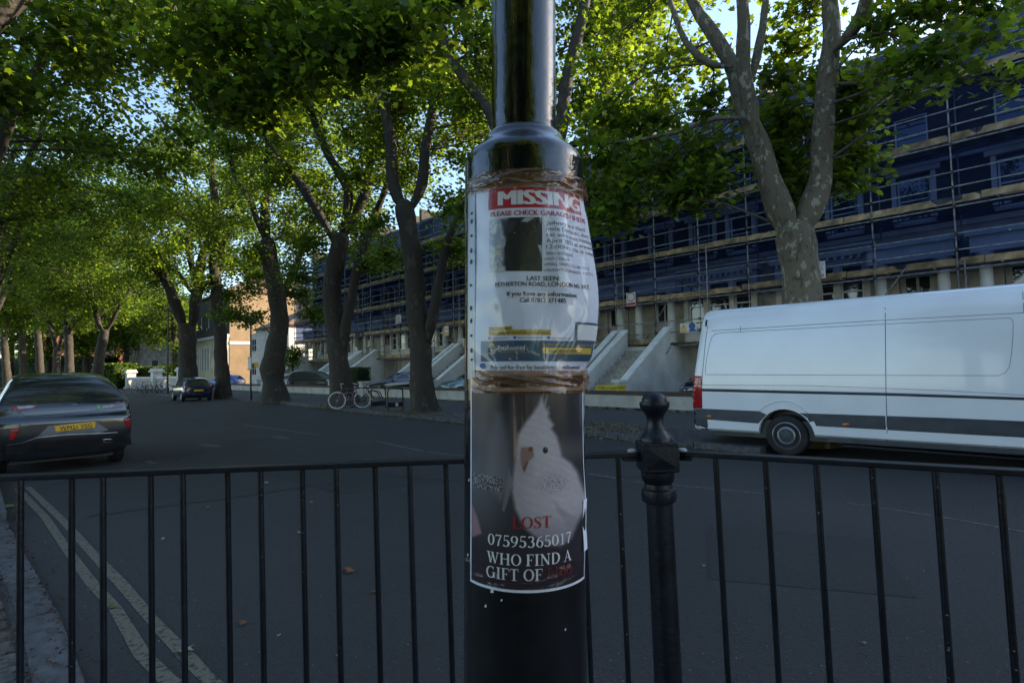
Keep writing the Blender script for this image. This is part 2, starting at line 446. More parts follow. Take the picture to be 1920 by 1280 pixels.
def worn_paint(name, col, under, lo, hi):
    m = M(name, col, rough=0.8, scale=28, detail=9, col2=under, bump=0.3, bscale=90)
    r = [n for n in m.node_tree.nodes if n.type == 'VALTORGB'][0].color_ramp
    r.elements[0].position = lo; r.elements[1].position = hi
    return m
m_yline = worn_paint('worn_yellow_line', (0.13, 0.12, 0.085), (0.03, 0.03, 0.029), 0.36, 0.50)
m_wline = worn_paint('worn_white_line', (0.13, 0.13, 0.125), (0.035, 0.035, 0.035), 0.40, 0.60)
m_wfaint = worn_paint('faint_white_line', (0.06, 0.06, 0.058), (0.028, 0.028, 0.028), 0.42, 0.66)
m_seam = M('tar_seam', (0.018, 0.018, 0.02), rough=0.7, var=0.2)
def strip(pts, w, mat, name='painted_line', z=0.004, world=False):
    P = [Vector(p) if world else G(*p) for p in pts]; mb = MB(); vs = []
    for i, p in enumerate(P):
        t = (P[min(i + 1, len(P) - 1)] - P[max(i - 1, 0)]).normalized(); sd = Vector((-t.y, t.x, 0)) * (w / 2)
        j = random.uniform(.9, 1.1)
        vs += [(p.x + sd.x * j, p.y + sd.y * j, z), (p.x - sd.x * j, p.y - sd.y * j, z)]
    mb.add(vs, [(2 * i, 2 * i + 1, 2 * i + 3, 2 * i + 2) for i in range(len(P) - 1)])
    o = mb.build(name, mat, road, fix=True)
    return o
yl = [(32, 915), (86, 971), (124, 1028), (172, 1093), (216, 1140), (266, 1226), (316, 1276)]
yr = [(52, 913), (124, 982), (172, 1036), (230, 1097), (288, 1165), (359, 1240), (395, 1278)]
for L in (yl, yr):
    P = [G(*p) for p in L]
    P = P + [P[-1] + Vector((.6, -.42, 0)), P[-1] + Vector((2.0, -.5, 0))]
    strip(P, 0.078, m_yline, world=True)
for pts, w, mt in (([(379, 833), (411, 837)], .22, m_wline), ([(404, 830), (455, 825)], .09, m_wfaint), ([(467, 823), (492, 821)], .09, m_wfaint),
                   ([(513, 818), (537, 822)], .2, m_wline), ([(455, 796), (530, 806), (603, 816)], .1, m_wline), ([(650, 828), (699, 826)], .09, m_wline),
                   ([(707, 827), (794, 846)], .09, m_wline), ([(801, 847), (871, 855)], .08, m_wline), ([(337, 778), (399, 787)], .12, m_wfaint),
                   ([(247, 765), (285, 772)], .15, m_wfaint), ([(273, 862), (291, 870)], .09, m_wline), ([(298, 868), (222, 882), (40, 912)], .06, m_wline),
                   ([(1103, 888), (1170, 899)], .07, m_wline), ([(1189, 903), (1284, 911), (1440, 926)], .06, m_wline), ([(1590, 943), (1760, 968), (1960, 1004)], .05, m_wline)):
    strip(pts, w, mt)
strip([(165, 968), (300, 950), (420, 935), (620, 905)], .05, m_seam, 'tar_seam')
strip([(700, 890), (900, 905), (1300, 890)], .03, m_seam, 'tar_seam', z=.0035)
def ring(px, py, rx, w):
    c = G(px, py); P = [c + (-U * math.cos(a) + N * math.sin(a)) * rx for a in np.linspace(0, 2 * math.pi, 18)]
    strip(P, w, m_wfaint, 'bicycle_symbol', world=True)
m_patch = asphalt('patched_asphalt', (0.016, 0.0165, 0.016), (0.022, 0.022, 0.0205))
def road_patch(pts):
    P = [G(*p) for p in pts]; MB().add([(p.x, p.y, .0022) for p in P], [list(range(len(P)))]).build('repair_patch', m_patch, road, fix=True)
    strip(P + P[:1], .022, m_seam, 'tar_seam', z=.0032, world=True)
road_patch([(470, 880), (640, 868), (820, 905), (640, 925)]); road_patch([(1330, 985), (1640, 1010), (1720, 1120), (1330, 1085)])
ring(300, 858, .32, .07); ring(330, 857, .32, .07)
strip([(296, 853), (318, 851), (334, 856)], .07, m_wfaint, 'bicycle_symbol', z=.0045)

# ================================================================== buildings
m_brick = brick_mat('dark_stock_brick', (0.10, 0.078, 0.056), (0.065, 0.05, 0.038), (0.085, 0.078, 0.07))
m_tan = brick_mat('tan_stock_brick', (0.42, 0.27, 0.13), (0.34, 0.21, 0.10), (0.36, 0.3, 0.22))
m_redb = brick_mat('red_brick', (0.36, 0.13, 0.06), (0.28, 0.09, 0.045), (0.3, 0.24, 0.18))
m_slate = M('roof_slate', (0.10, 0.095, 0.088), rough=0.7, var=0.3, scale=7, bump=0.3, bscale=30, rnd=0.35)
m_sash = M('window_paint', (0.75, 0.75, 0.73), rough=0.5, var=0.05)
m_room = M('dim_interior', (0.03, 0.028, 0.026), rough=0.9)
m_door = M('door_paint', (0.5, 0.47, 0.4), rough=0.5, var=0.1)
def wall_holes(x0, x1, z0, z1, holes, depth=0.16, y=0.0, arch=()):
    xs = sorted({x0, x1, *[h[0] for h in holes], *[h[1] for h in holes]}); zs = sorted({z0, z1, *[h[2] for h in holes], *[h[3] for h in holes]})
    mb = MB()
    for i in range(len(xs) - 1):
        for j in range(len(zs) - 1):
            cx, cz = (xs[i] + xs[i + 1]) / 2, (zs[j] + zs[j + 1]) / 2
            if any(h[0] < cx < h[1] and h[2] < cz < h[3] for h in holes): continue
            mb.add([(xs[i], y, zs[j]), (xs[i + 1], y, zs[j]), (xs[i + 1], y, zs[j + 1]), (xs[i], y, zs[j + 1])], [(0, 1, 2, 3)])
    for a, b, c, d in [h[:4] for h in holes]:
        q = y + depth
        mb.add([(a, y, c), (b, y, c), (b, y, d), (a, y, d), (a, q, c), (b, q, c), (b, q, d), (a, q, d)], [(0, 4, 5, 1), (1, 5, 6, 2), (2, 6, 7, 3), (3, 7, 4, 0)])
    return mb
def window(root, a, b, c, d, y, mat=None, sash=True, mull=0, w=.055):
    mat = mat or m_sash; mb = MB(); t = .05
    mb.b2(a, a + w, y - t, y + t, c, d).b2(b - w, b, y - t, y + t, c, d).b2(a + w, b - w, y - t, y + t, c, c + w * 1.3).b2(a + w, b - w, y - t, y + t, d - w, d)
    z = (c + d) / 2
    if sash: mb.b2(a + w, b - w, y - t * .8, y + t * .8, z - .025, z + .025)
    for k in range(mull):
        x = a + (b - a) * (k + 1) / (mull + 1); mb.b2(x - .015, x + .015, y - t * .7, y + t * .7, c + w * 1.3, d - w)
    o = mb.build('window', mat, root)
    MB().add([(a + .02, y + .02, c + .02), (b - .02, y + .02, c + .02), (b - .02, y + .02, d - .02), (a + .02, y + .02, d - .02)], [(0, 1, 2, 3)]).build('pane', m_glass, o)
    return o
HW = 6.6
def house(mirror, slates, group):
    fx = (lambda a, b: (HW - b, HW - a)) if mirror else (lambda a, b: (a, b))
    root = thing('terraced_house', 'tall terraced house with dark brick upper floors and cream stucco ground floor behind the scaffolding', 'house', group=group)
    def bx(mb, a, b, *r): return mb.b2(*fx(a, b), *r)
    low = [(3.9, 4.7, .5, 1.9), (5.0, 5.8, .5, 1.9), (.9, 2.0, 2.55, 5.0)]
    bay = [(3.02, 3.78, 3.25, 5.25), (4.0, 5.0, 3.25, 5.25), (5.22, 5.98, 3.25, 5.25)]
    up = [(c - .5, c + .5, z0, z1) for c in (1.4, 3.65, 5.45) for z0, z1 in ((6.55, 8.15), (8.95, 10.4))]
    H = lambda hs: [(*fx(h[0], h[1]), h[2], h[3]) for h in hs]
    wall_holes(0, HW, 0, 6.15, H(low + [(2.85, 6.15, 3.0, 5.5)]), .25).build('stucco_wall', m_cream, root)
    wall_holes(0, HW, 6.15, 11.2, H(up), .14, y=.03).build('brick_wall', m_brick, root)
    bm_ = wall_holes(*fx(2.8, 6.2), 2.6, 5.6, H(bay), .2, y=-.45)
    bx(bm_, 2.8, 6.2, -.449, 0.02, 5.55, 5.601); bx(bm_, 2.795, 2.86, -.449, 0.02, 2.6, 5.56); bx(bm_, 6.14, 6.205, -.449, 0.02, 2.6, 5.56); bx(bm_, 2.8, 6.2, -.449, .02, 2.55, 2.65)
    bm_.build('bay_front', m_stucco, root)
    c = MB(); bx(c, 2.65, 6.35, -.62, 0, 5.6, 5.78); bx(c, 2.72, 6.28, -.54, 0, 5.78, 5.9); bx(c, 2.6, 6.4, -.7, 0, 5.9, 6.0)
    for k in range(13): bx(c, 2.75 + k * .272, 2.85 + k * .272, -.60, -.46, 5.46, 5.598)
    c.build('bay_cornice', m_stucco, root)
    for h in bay: window(root, *fx(h[0], h[1]), h[2], h[3], -.3, m_sash)
    for h in low[:2]: window(root, *fx(h[0], h[1]), h[2], h[3], .12, m_sash, mull=2)
    for h in up:
        window(root, *fx(h[0], h[1]), h[2], h[3], .12, m_sash)
        s_ = MB(); bx(s_, h[0] - .12, h[1] + .12, -.08, .05, h[2] - .12, h[2]); s_.build('window_sill', m_stucco, root)
        if h[3] < 9:
            l = MB(); bx(l, h[0] - .3, h[1] + .3, -.22, .028, h[3] + .12, h[3] + .3); bx(l, h[0] - .16, h[0] - .02, -.12, .028, h[2], h[3] + .12); bx(l, h[1] + .02, h[1] + .16, -.12, .028, h[2], h[3] + .12); l.build('window_hood', m_stucco, root)
    d = MB(); bx(d, .92, 1.98, .1, .15, 2.56, 4.98); do = d.build('door', m_door, root)
    g = MB(); bx(g, 1.1, 1.4, .085, .1, 3.7, 4.6); bx(g, 1.5, 1.8, .085, .1, 3.7, 4.6); g.build('door_panel', m_glass, do)
    st = MB(); bx(st, 0, HW, -.14, 0, 6.15, 6.33); bx(st, 0, HW, -.1, .03, 8.5, 8.62); st.build('string_course', m_stucco, root)
    cn = MB(); bx(cn, 0, HW, -.3, .4, 11.2, 11.42); bx(cn, 0, HW, -.18, .4, 11.05, 11.2); cn.build('cornice', m_stucco, root)
    # porch, landing and steps
    for x in (.55, 2.35):
        p = MB().lathe([(.24, 2.55), (.24, 2.7), (.19, 2.76), (.185, 3.6), (.16, 4.75), (.21, 4.8), (.25, 4.95), (.25, 5.02)], 14, Matrix.Translation(((HW - x) if mirror else x, -.82, 0)))
        p.build('porch_column', m_stucco, root, smooth=35)
    p = MB(); bx(p, .2, 2.7, -1.06, 0, 5.02, 5.55); bx(p, .1, 2.8, -1.17, 0, 5.55, 5.75); p.build('porch_roof', m_stucco, root)
    p = MB(); bx(p, .15, 2.75, -1.65, 0, 0, 2.5); p.build('landing', m_stucco, root)
    p = MB()
    for k in range(13): bx(p, .45, 2.45, -1.65 - .29 * (k + 1), -1.65 - .29 * k, 0, 2.5 - .18 * (k + 1))
    p.build('steps', M('step_stone', (0.4, 0.38, 0.34), rough=0.8), root)
    for a, b in ((.15, .42), (2.48, 2.75)):
        x0, x1 = fx(a, b)
        pr = [(-1.65, 0), (-5.6, 0), (-5.6, .95), (-5.1, .95), (-1.65, 3.3)]
        q = MB().prism(pr, x1 - x0, Matrix(((0, 0, 1, x0), (1, 0, 0, 0), (0, 1, 0, 0), (0, 0, 0, 1))))
        q.build('stair_parapet', m_stucco, root, fix=True)
        cp = MB(); cp.bar(((x0 + x1) / 2, -1.65, 3.32), ((x0 + x1) / 2, -5.15, .97), .36, .07); cp.b2(x0 - .06, x1 + .06, -5.7, -5.1, .95, 1.05)
        cp.build('parapet_coping', m_white, root)
    # mansard, party wall, back
    rf = MB().add([(0, .3, 11.42), (HW, .3, 11.42), (HW, 1.25, 13.7), (0, 1.25, 13.7), (HW, 10, 13.9), (0, 10, 13.9)], [(0, 1, 2, 3), (3, 2, 4, 5)])
    ro = rf.build('roof', m_slate, root)
    pw = MB(); pw.b2(-.16, .16, .1, 10.5, 11.42, 14.1); pw.b2(-.3, .3, 3, 4.2, 14.0, 15.6); pw.build('party_wall', m_brick, root)
    MB().b2(0, HW, 10, 10.3, 0, 13.9).b2(0, .06, .3, 10, 0, 13.3).b2(HW - .06, HW, .3, 10, 0, 13.3).b2(.06, HW - .06, .9, 1.0, 0, 11.2).build('rear_wall', m_brick, root)
    if slates:
        n = Vector((0, .95, 2.28)).normalized(); up_ = n
        me = MB().b2(-.24, .24, -.012, .012, 0, .36).mesh('slate'); me.materials.append(m_slate)
        for r_ in range(8):
            for k in range(14):
                x = .25 + k * .49 + (r_ % 2) * .2 - .1
                if not .2 < x < HW - .2: continue
                o = bpy.data.objects.new('slate', me); COL.objects.link(o); o.parent = ro
                t = r_ * .29 + .03
                o.location = (x, .3 + n.y * t - .035, 11.42 + n.z * t); o.rotation_euler = (-math.atan2(.95, 2.28) + .05 + random.uniform(-.01, .01), 0, random.uniform(-.01, .01))
    for a in ((1.2, 12.7), (4.6, 12.5)) if slates else ():
        v = MB(); x0, x1 = fx(a[0], a[0] + .42); v.b2(x0, x1, .45, .95, a[1] - .3, a[1] + .1); v.build('roof_vent', m_steel, root)
    return root
GRP = 'terraced houses behind the scaffolding'
hL = house(False, False, GRP); hR = house(True, False, GRP)
sL = house(False, True, GRP); sR = house(True, True, GRP)
FP = 24.2                                      # facade plane
used = set()
for k, s_hi in enumerate([3.2 - 26.4 + 6.6 * i for i in range(13)]):   # right edge of each house lies at s_hi - HW
    if s_hi > 56.5: continue
    idx = round((s_hi - 3.2) / 6.6)
    left_porch = idx % 2 == 0                  # pair boundary on the high-s side
    near = -1 <= idx <= 2
    src = (sL if near else hL) if left_porch else (sR if near else hR)
    if src.name in used: o = copy_tree(src)
    else: o = src; used.add(src.name)
    o.location = S(s_hi, FP); o.rotation_euler = (0, 0, A_ST)
    lab = {0: 'dark brick terraced house behind the front of the white van', 1: 'dark brick terraced house directly behind the middle of the white van', 2: 'dark brick terraced house whose white stair ends beside the rear of the white van',
           3: 'dark brick terraced house half hidden by the black lamp post', 4: 'dark brick terraced house behind the broad trunk by the cycle stands', 5: 'dark brick terraced house whose white stair rises behind the black saloon',
           6: 'dark brick terraced house behind the twin-stemmed tree and clipped hedge', 7: 'dark brick terraced house behind the dark grey people carrier', 8: 'end house of the brick terrace where the scaffold turns the corner'}.get(idx)
    o['label'] = lab or 'dark brick terraced house beyond the netted scaffold bays past the van'  # unlisted houses lie out of view, added to keep the sun off the street
# ------------------------------------------------------------------ scaffolding
m_net = sheet_mat('blue_debris_net', (0.50, 0.58, 0.78), 0.76, (0.006, 0.030, 0.14), rough=0.7, spec=0.2, transl=True)
SC0, SC1 = -3.4, 57.2
LV = [2.62, 4.65, 6.68, 8.72, 10.75]
scaf = thing('scaffolding', 'tube scaffolding with timber boards and blue netting along the whole brick terrace', 'scaffold', S(SC1, FP), A_ST)
SL = SC1 - SC0
def part(mb, name, mat, parent=None, **k): return mb.build(name, mat, parent or scaf, **k)
def shared(name, me, loc, rot=(0, 0, 0), parent=None, scale=None):
    o = bpy.data.objects.new(name, me); COL.objects.link(o); o.parent = parent or scaf; o.location = loc; o.rotation_euler = rot
    if scale: o.scale = scale
    return o
std_me = MB().tube([(0, 0, 0.12), (0, 0, 12.6)], .027, 7, cap=False).mesh('standard'); std_me.materials.append(m_steel)
nb = int(SL / 2.2); xs = [i * SL / nb for i in range(nb + 1)]
cpl = MB()
for i, x in enumerate(xs):
    j = random.uniform(-.06, .06)
    shared('standard', std_me, (x + j, -1.35, 0), (random.uniform(-.004, .004), random.uniform(-.004, .004), 0), scale=(1, 1, random.choice((.97, 1, 1.02))))
    shared('standard', std_me, (x + j, -.3, 0), (0, 0, 0), scale=(1, 1, .93))
    for z in LV:
        for dz in (-.12, .5, 1.0): cpl.box((x + j, -1.39, z + dz), (.09, .1, .1))
short_me = MB().tube([(0, 0, 0), (0, 0, 2.6)], .025, 7).mesh('short_standard'); short_me.materials.append(m_steel)
for x in np.arange(1.3, SL, 4.4):
    shared('guard_post', short_me, (x, -1.41, random.choice((4.2, 6.2, 2.2))))
seg = 4; led_me = MB().tube([(0, 0, 0), (SL / seg, 0, 0)], .025, 7).mesh('ledger'); led_me.materials.append(m_steel)
for z in LV + [12.45]:
    for dz in ((-.12, .5, 1.0) if z < 12 else (-.12,)):
        for q in range(seg):
            shared('ledger', led_me, (q * SL / seg, -1.40 + random.uniform(-.015, .015), z + dz + random.uniform(-.02, .02)), (0, random.uniform(-.002, .002), 0))
    for q in range(seg):
        if z < 12: shared('ledger', led_me, (q * SL / seg, -.33, z - .12))
trn_me = MB().tube([(0, -1.7, 0), (0, .0, 0)], .025, 6).mesh('transom'); trn_me.materials.append(m_steel)
for z in LV:
    for x in np.arange(.6, SL, 1.47): shared('transom', trn_me, (x + random.uniform(-.2, .2), random.uniform(-.1, .1), z - .07))
toe_me = MB().b2(0, 3.88, -.019, .019, 0, .225).mesh('toe_board'); toe_me.materials.append(m_board)
dk_me = MB().b2(0, 7.6, -.11, .11, -.02, .018).mesh('deck_board'); dk_me.materials.append(m_board)
for li, z in enumerate(LV):
    n = int(SL / 3.9)
    for k in range(n + 1):
        if li == 0 and k % 4 == 3: continue
        shared('toe_board', toe_me, (min(k * 3.9, SL - 3.88), -1.315 + random.uniform(-.01, .01) + .02 * (k % 2), z + random.uniform(-.015, .02)), (random.uniform(-.03, .03), random.uniform(-.003, .003), 0))
    for k in range(8):
        for q in range(4): shared('deck_board', dk_me, (k * 7.62, -1.18 + q * .235, z + random.uniform(-.01, .01)), (0, random.uniform(-.002, .002), 0))
part(cpl, 'couplers', m_dark)['kind'] = 'stuff'
br_me = MB().tube([(0, 0, 0), (1.6, -.02, 2.2)], .025, 6).mesh('brace'); br_me.materials.append(m_steel)
for x in (6, 15, 24, 33, 42, 51): shared('brace', br_me, (x, -1.5, 2.6)); shared('brace', br_me, (x + .2, -2.0, .25))
def net_panel(w, h, seed):
    r = np.random.default_rng(seed); nx, nzz = 21, 11; vs = []; ph = r.uniform(0, 6, 4)
    for j in range(nzz):
        for i in range(nx):
            a, b = i / (nx - 1), j / (nzz - 1)
            y = .07 * math.sin(a * 5 + ph[0]) * math.sin(b * 3.1) + .045 * math.sin(a * 13 + ph[1] + b * 4) * b * (1 - b) * 4 + .02 * math.sin(a * 23 + b * 9 + ph[2]) * math.sin(b * 3.1)
            vs.append((a * w, -y, b * h))
    return MB().add(vs, [(j * nx + i, j * nx + i + 1, (j + 1) * nx + i + 1, (j + 1) * nx + i) for j in range(nzz - 1) for i in range(nx - 1)])
pw = SL / nb
nets = []
for q in range(5):
    me = net_panel(pw, 2.03, q).mesh('debris_net'); me.materials.append(m_net); me.shade_smooth(); nets.append(me)
for li, z in enumerate(LV[1:]):
    for i in range(nb):
        if li == 3 and i > nb - 2: continue
        o = shared('debris_net', nets[(i * 3 + li) % 5], (xs[i], -1.29, z - .1), scale=(1, 1, .86 if li == 3 else 1))
# return of the scaffold round the end of the terrace
for y in (.8, 3, 5.2, 7.4):
    shared('standard', std_me, (-.05, y, 0))
rl_me = MB().tube([(0, -1.4, 0), (0, 8.4, 0)], .025, 7).mesh('return_ledger'); rl_me.materials.append(m_steel)
rt_me = MB().b2(-.019, .019, -1.3, 8.2, 0, .225).mesh('return_board'); rt_me.materials.append(m_board)
for z in LV:
    for dz in (-.12, .5, 1.0): shared('ledger', rl_me, (-.1, 0, z + dz))
    shared('toe_board', rt_me, (.0, 0, z))
for li, z in enumerate(LV[1:]):
    for i in range(3):
        if (i + li) % 4 == 3: continue
        shared('debris_net', nets[(i + li) % 5], (.06, -1.2 + i * 2.8, z - .1), (0, 0, math.pi / 2), scale=(1.25, 1, 1))
# ------------------------------------------------------------------ lettering
def text2d(txt, bold=0.0):
    cu = bpy.data.curves.new('t', 'FONT'); cu.body = txt; cu.size = 1.0; cu.resolution_u = 3; cu.fill_mode = 'FRONT'
    ob = bpy.data.objects.new('t', cu); me = bpy.data.meshes.new_from_object(ob)
    V = np.array([v.co[:2] for v in me.vertices]) if len(me.vertices) else np.zeros((0, 2)); Fc = [list(p.vertices) for p in me.polygons]
    bpy.data.objects.remove(ob); bpy.data.curves.remove(cu); bpy.data.meshes.remove(me)
    if bold and len(V):                         # heavier strokes: three copies side by side
        n = len(V); Fc = [[i + n * k for i in f] for k in range(3) for f in Fc]; V = np.concatenate([V + np.array((bold * k, 0)) for k in (-1, 0, 1)])
    return V, Fc
def fit(V, x0, x1, y0, y1):
    a, b = V.min(0), V.max(0)
    return np.stack([x0 + (V[:, 0] - a[0]) / (b[0] - a[0]) * (x1 - x0), y0 + (V[:, 1] - a[1]) / (b[1] - a[1]) * (y1 - y0)], 1)
# ================================================================== other buildings on the far side
def villa(name, label, s_hi, p, w, dep, h, mat, holes, side_holes, roofmat, extra=None, cat='house', gable=0.0):
    root = thing(name, label, cat, S(s_hi, p), A_ST)
    wall_holes(0, w, 0, h, holes, .2).build('front_wall', mat[0], root)
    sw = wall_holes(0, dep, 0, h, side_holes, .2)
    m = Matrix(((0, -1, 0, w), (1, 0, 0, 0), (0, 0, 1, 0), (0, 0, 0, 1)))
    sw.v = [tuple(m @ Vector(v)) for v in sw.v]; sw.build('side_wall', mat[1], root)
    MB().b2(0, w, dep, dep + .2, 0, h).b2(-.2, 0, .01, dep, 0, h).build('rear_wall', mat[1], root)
    for a in holes: window(root, *a[:4], .12, mull=a[4] if len(a) > 4 else 0)
    for a in side_holes:
        o = MB().b2(w - .14, w - .1, a[0], a[1], a[2], a[3]).build('window', m_sash, root)
        z = (a[2] + a[3]) / 2
        for q, (c, d) in enumerate(((a[2] + .06, z - .03), (z + .03, a[3] - .06))): MB().b2(w - .1, w - .09, a[0] + .07, a[1] - .07, c, d).build('pane', m_glass, o)
    rise = .28 * min(w, dep)
    e_ = .35
    if w > dep: r0, r1 = (dep / 2, dep / 2), (w - dep / 2, dep / 2)
    else: r0, r1 = (w / 2, w / 2), (w / 2, dep - w / 2)
    rf = MB().add([(-e_, -e_, h), (w + e_, -e_, h), (w + e_, dep + e_, h), (-e_, dep + e_, h), (r0[0], r0[1], h + rise), (r1[0], r1[1], h + rise)],
                  [(0, 1, 5, 4), (1, 2, 5), (2, 3, 4, 5), (3, 0, 4)] if w > dep else [(0, 1, 4), (1, 2, 5, 4), (2, 3, 5), (3, 0, 4, 5)])
    rf.b2(-e_, w + e_, -e_, dep + e_, h - .12, h)
    ro = rf.build('roof', roofmat, root)
    MB().b2(w * .3, w * .3 + .7, dep * .4, dep * .4 + 1.2, h, h + rise + 1.2).build('chimney', mat[1], ro)
    if extra: extra(root)
    return root
m_tile = M('brown_roof_tile', (0.22, 0.13, 0.08), rough=0.8, var=0.3, scale=4, bump=0.4, bscale=12)
m_gothic = M('grey_stone', (0.36, 0.34, 0.29), rough=0.85, var=0.2, scale=2, bump=0.2)
def villa_extra(root):
    mb = MB(); mb.prism([(0.5, 0), (1.1, -.9), (3.2, -.9), (3.8, 0)], 6.4); b = mb.build('bay', m_white, root, fix=True)
    for z in (1.4, 4.2): window(root, 1.35, 2.95, z, z + 1.5, -.93, m_sash, mull=1)
    MB().b2(-.05, 10.35, -.12, 0, 3.4, 3.6).b2(10.3, 10.4, 0, 10, 3.4, 3.58).build('band_course', m_white, root)
    MB().b2(-.04, 10.36, -.06, 10, .12, 1.0).build('plinth', M('pale_brick_plinth', (0.3, 0.24, 0.2), rough=.9), root)
villa('white_villa', 'white painted two storey villa with a canted bay and brown tiled hip roof', 72, 24.0, 10.3, 18, 7.0, (m_white, m_white), [(5.1, 6.0, 1.4, 3.0), (5.1, 6.0, 4.2, 5.7), (8.1, 9.0, 1.4, 3.0), (8.1, 9.0, 4.2, 5.7)], [(2.2, 2.9, 4.2, 5.6), (5.2, 5.9, 4.2, 5.6), (2.2, 2.9, 1.4, 2.8)], m_tile, villa_extra)
def arch_front(root):
    # cream ground and first floor front with tall round-headed openings
    mb = MB(); mb.b2(.4, 17.45, -.5, 0, 0, 6.9); mb.build('stucco_front', M('pale_cream_render', (0.55, 0.52, 0.38), rough=.8, var=.12, scale=1), root)
    for k, (x, w, z0, z1) in enumerate([(1.2, .8, 2.2, 5.0), (2.4, .8, 2.2, 5.0), (3.6, .8, 2.2, 5.0), (6.2, .9, 2.2, 5.2), (7.6, .9, 2.2, 5.2), (9.0, .9, 2.2, 5.2), (12.4, 1.6, 1.4, 5.4), (15.6, .9, 2.2, 5.0)]):
        pts = [(x, z0), (x + w, z0)] + [(x + w / 2 + math.cos(a) * w / 2, z1 + math.sin(a) * w / 2) for a in np.linspace(0, math.pi, 9)]
        m = Matrix(((1, 0, 0, 0), (0, 0, -1, -.5), (0, 1, 0, 0), (0, 0, 0, 1)))
        o = MB().prism(pts, .012, m).build('arched_window', m_glass, root, fix=True)
        cx = x + w / 2; po = [(x - .16, z0 - .1)] + [(cx - math.cos(a) * (w / 2 + .16), z1 + math.sin(a) * (w / 2 + .16)) for a in np.linspace(0, math.pi, 9)] + [(x + w + .16, z0 - .1)]
        pi_ = [(x, z0 - .1)] + [(cx - math.cos(a) * w / 2, z1 + math.sin(a) * w / 2) for a in np.linspace(0, math.pi, 9)] + [(x + w, z0 - .1)]
        fr = MB()
        for (a, b), (c, d) in zip(zip(po, po[1:]), zip(pi_, pi_[1:])):
            fr.prism([a, b, d, c], .12, m)
        fr.b2(cx - .03, cx + .03, -.53, -.5, z0, z1 + w / 2)
        fr.build('window_surround', m_white, o, fix=True)
    MB().b2(.2, 17.5, -.75, 0, 6.7, 6.95).b2(.3, 17.48, -.65, 0, 6.95, 7.1).b2(17.5, 17.56, 0, 14, 5.7, 6.1).build('band_course', m_white, root)
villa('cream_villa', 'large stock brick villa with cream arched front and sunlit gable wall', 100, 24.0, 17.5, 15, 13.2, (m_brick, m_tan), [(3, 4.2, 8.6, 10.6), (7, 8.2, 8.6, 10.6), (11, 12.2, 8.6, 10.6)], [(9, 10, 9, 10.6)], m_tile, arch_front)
def gothic(root):
    for x in (.8, 2.8, 4.8, 6.8):
        m = Matrix(((1, 0, 0, 0), (0, 0, -1, 0), (0, 1, 0, 0), (0, 0, 0, 1)))
        o = MB().prism([(x, 1.5), (x + 1.3, 1.5), (x + 1.3, 4.2), (x + .65, 5.2), (x, 4.2)], .02, m).build('pointed_window', m_glass, root, fix=True)
        MB().b2(x - .14, x, -.12, 0, 1.4, 4.3).b2(x + 1.3, x + 1.44, -.12, 0, 1.4, 4.3).bar((x - .05, -.06, 4.25), (x + .65, -.06, 5.35), .12, .14).bar((x + 1.35, -.06, 4.25), (x + .65, -.06, 5.35), .12, .14).b2(x + .62, x + .68, -.05, -.021, 1.5, 5.1).build('window_surround', m_white, o)
villa('gothic_porch_house', 'low grey stone house front with pointed windows beside the balustrade', 110, 16.6, 9.5, 6.5, 7.2, (m_gothic, m_gothic), [], [(1.5, 2.5, 2, 4)], m_tile, gothic)
villa('red_brick_house', 'tall red brick house with white sash windows and a sunlit side', 142, 16.0, 24, 12, 15, (m_redb, m_redb), [(x, x + 1.2, z, z + 2.1, 1) for x in (1.5, 5, 8.5, 12, 15.5, 19, 21.8) for z in (2.2, 6.2, 10.2)], [(2, 3.2, 6, 8), (6, 7.2, 6, 8)], m_tile)
villa('distant_red_house', 'red brick house seen between trunks at the end of the street', 185, 8, 26, 14, 14, (m_redb, m_redb), [(x, x + 1.2, z, z + 2.1, 1) for x in (2, 6, 10, 14, 18, 22) for z in (2.2, 6.2, 10)], [], m_tile)

# ------------------------------------------------------------------ garden wall with brick coping
m_cop = brick_mat('brown_brick_coping', (0.14, 0.09, 0.06), (0.10, 0.07, 0.05), (0.12, 0.1, 0.08), bw=.11, bh=.08)
m_gwall = M('weathered_white_wall', (0.56, 0.54, 0.48), rough=.85, scale=2.2, col2=(0.40, 0.38, 0.33), bump=.2)
gw = thing('garden_wall', 'low white rendered garden wall with brown brick coping along the footway', 'wall', S(55, 15.9), A_ST)
gaps = [(9.2, 12.4)]
edges = [0, 9.2, 12.4, 25.3, 38.5, 51, 58]
for a, b in zip(edges, edges[1:]):
    if (a, b) in gaps: continue
    MB().b2(a + .22, b - .22, -.11, .11, .1, .62).build('wall_panel', m_gwall, gw)
    MB().b2(a + .22, b - .22, -.14, .14, .62, .75).build('coping', m_cop, gw, bevel=.01)
    MB().b2(a + .22, b - .22, -.125, -.112, .1, .2).build('base_stain', M('damp_stain', (0.12, 0.115, 0.10), rough=.9, var=.5, scale=5), gw)
for a in edges[:-1]:
    MB().b2(a - .22, a + .22, -.22, .22, .1, .95).b2(a - .27, a + .27, -.27, .27, .95, 1.03).build('pier', m_gwall, gw, bevel=.015)
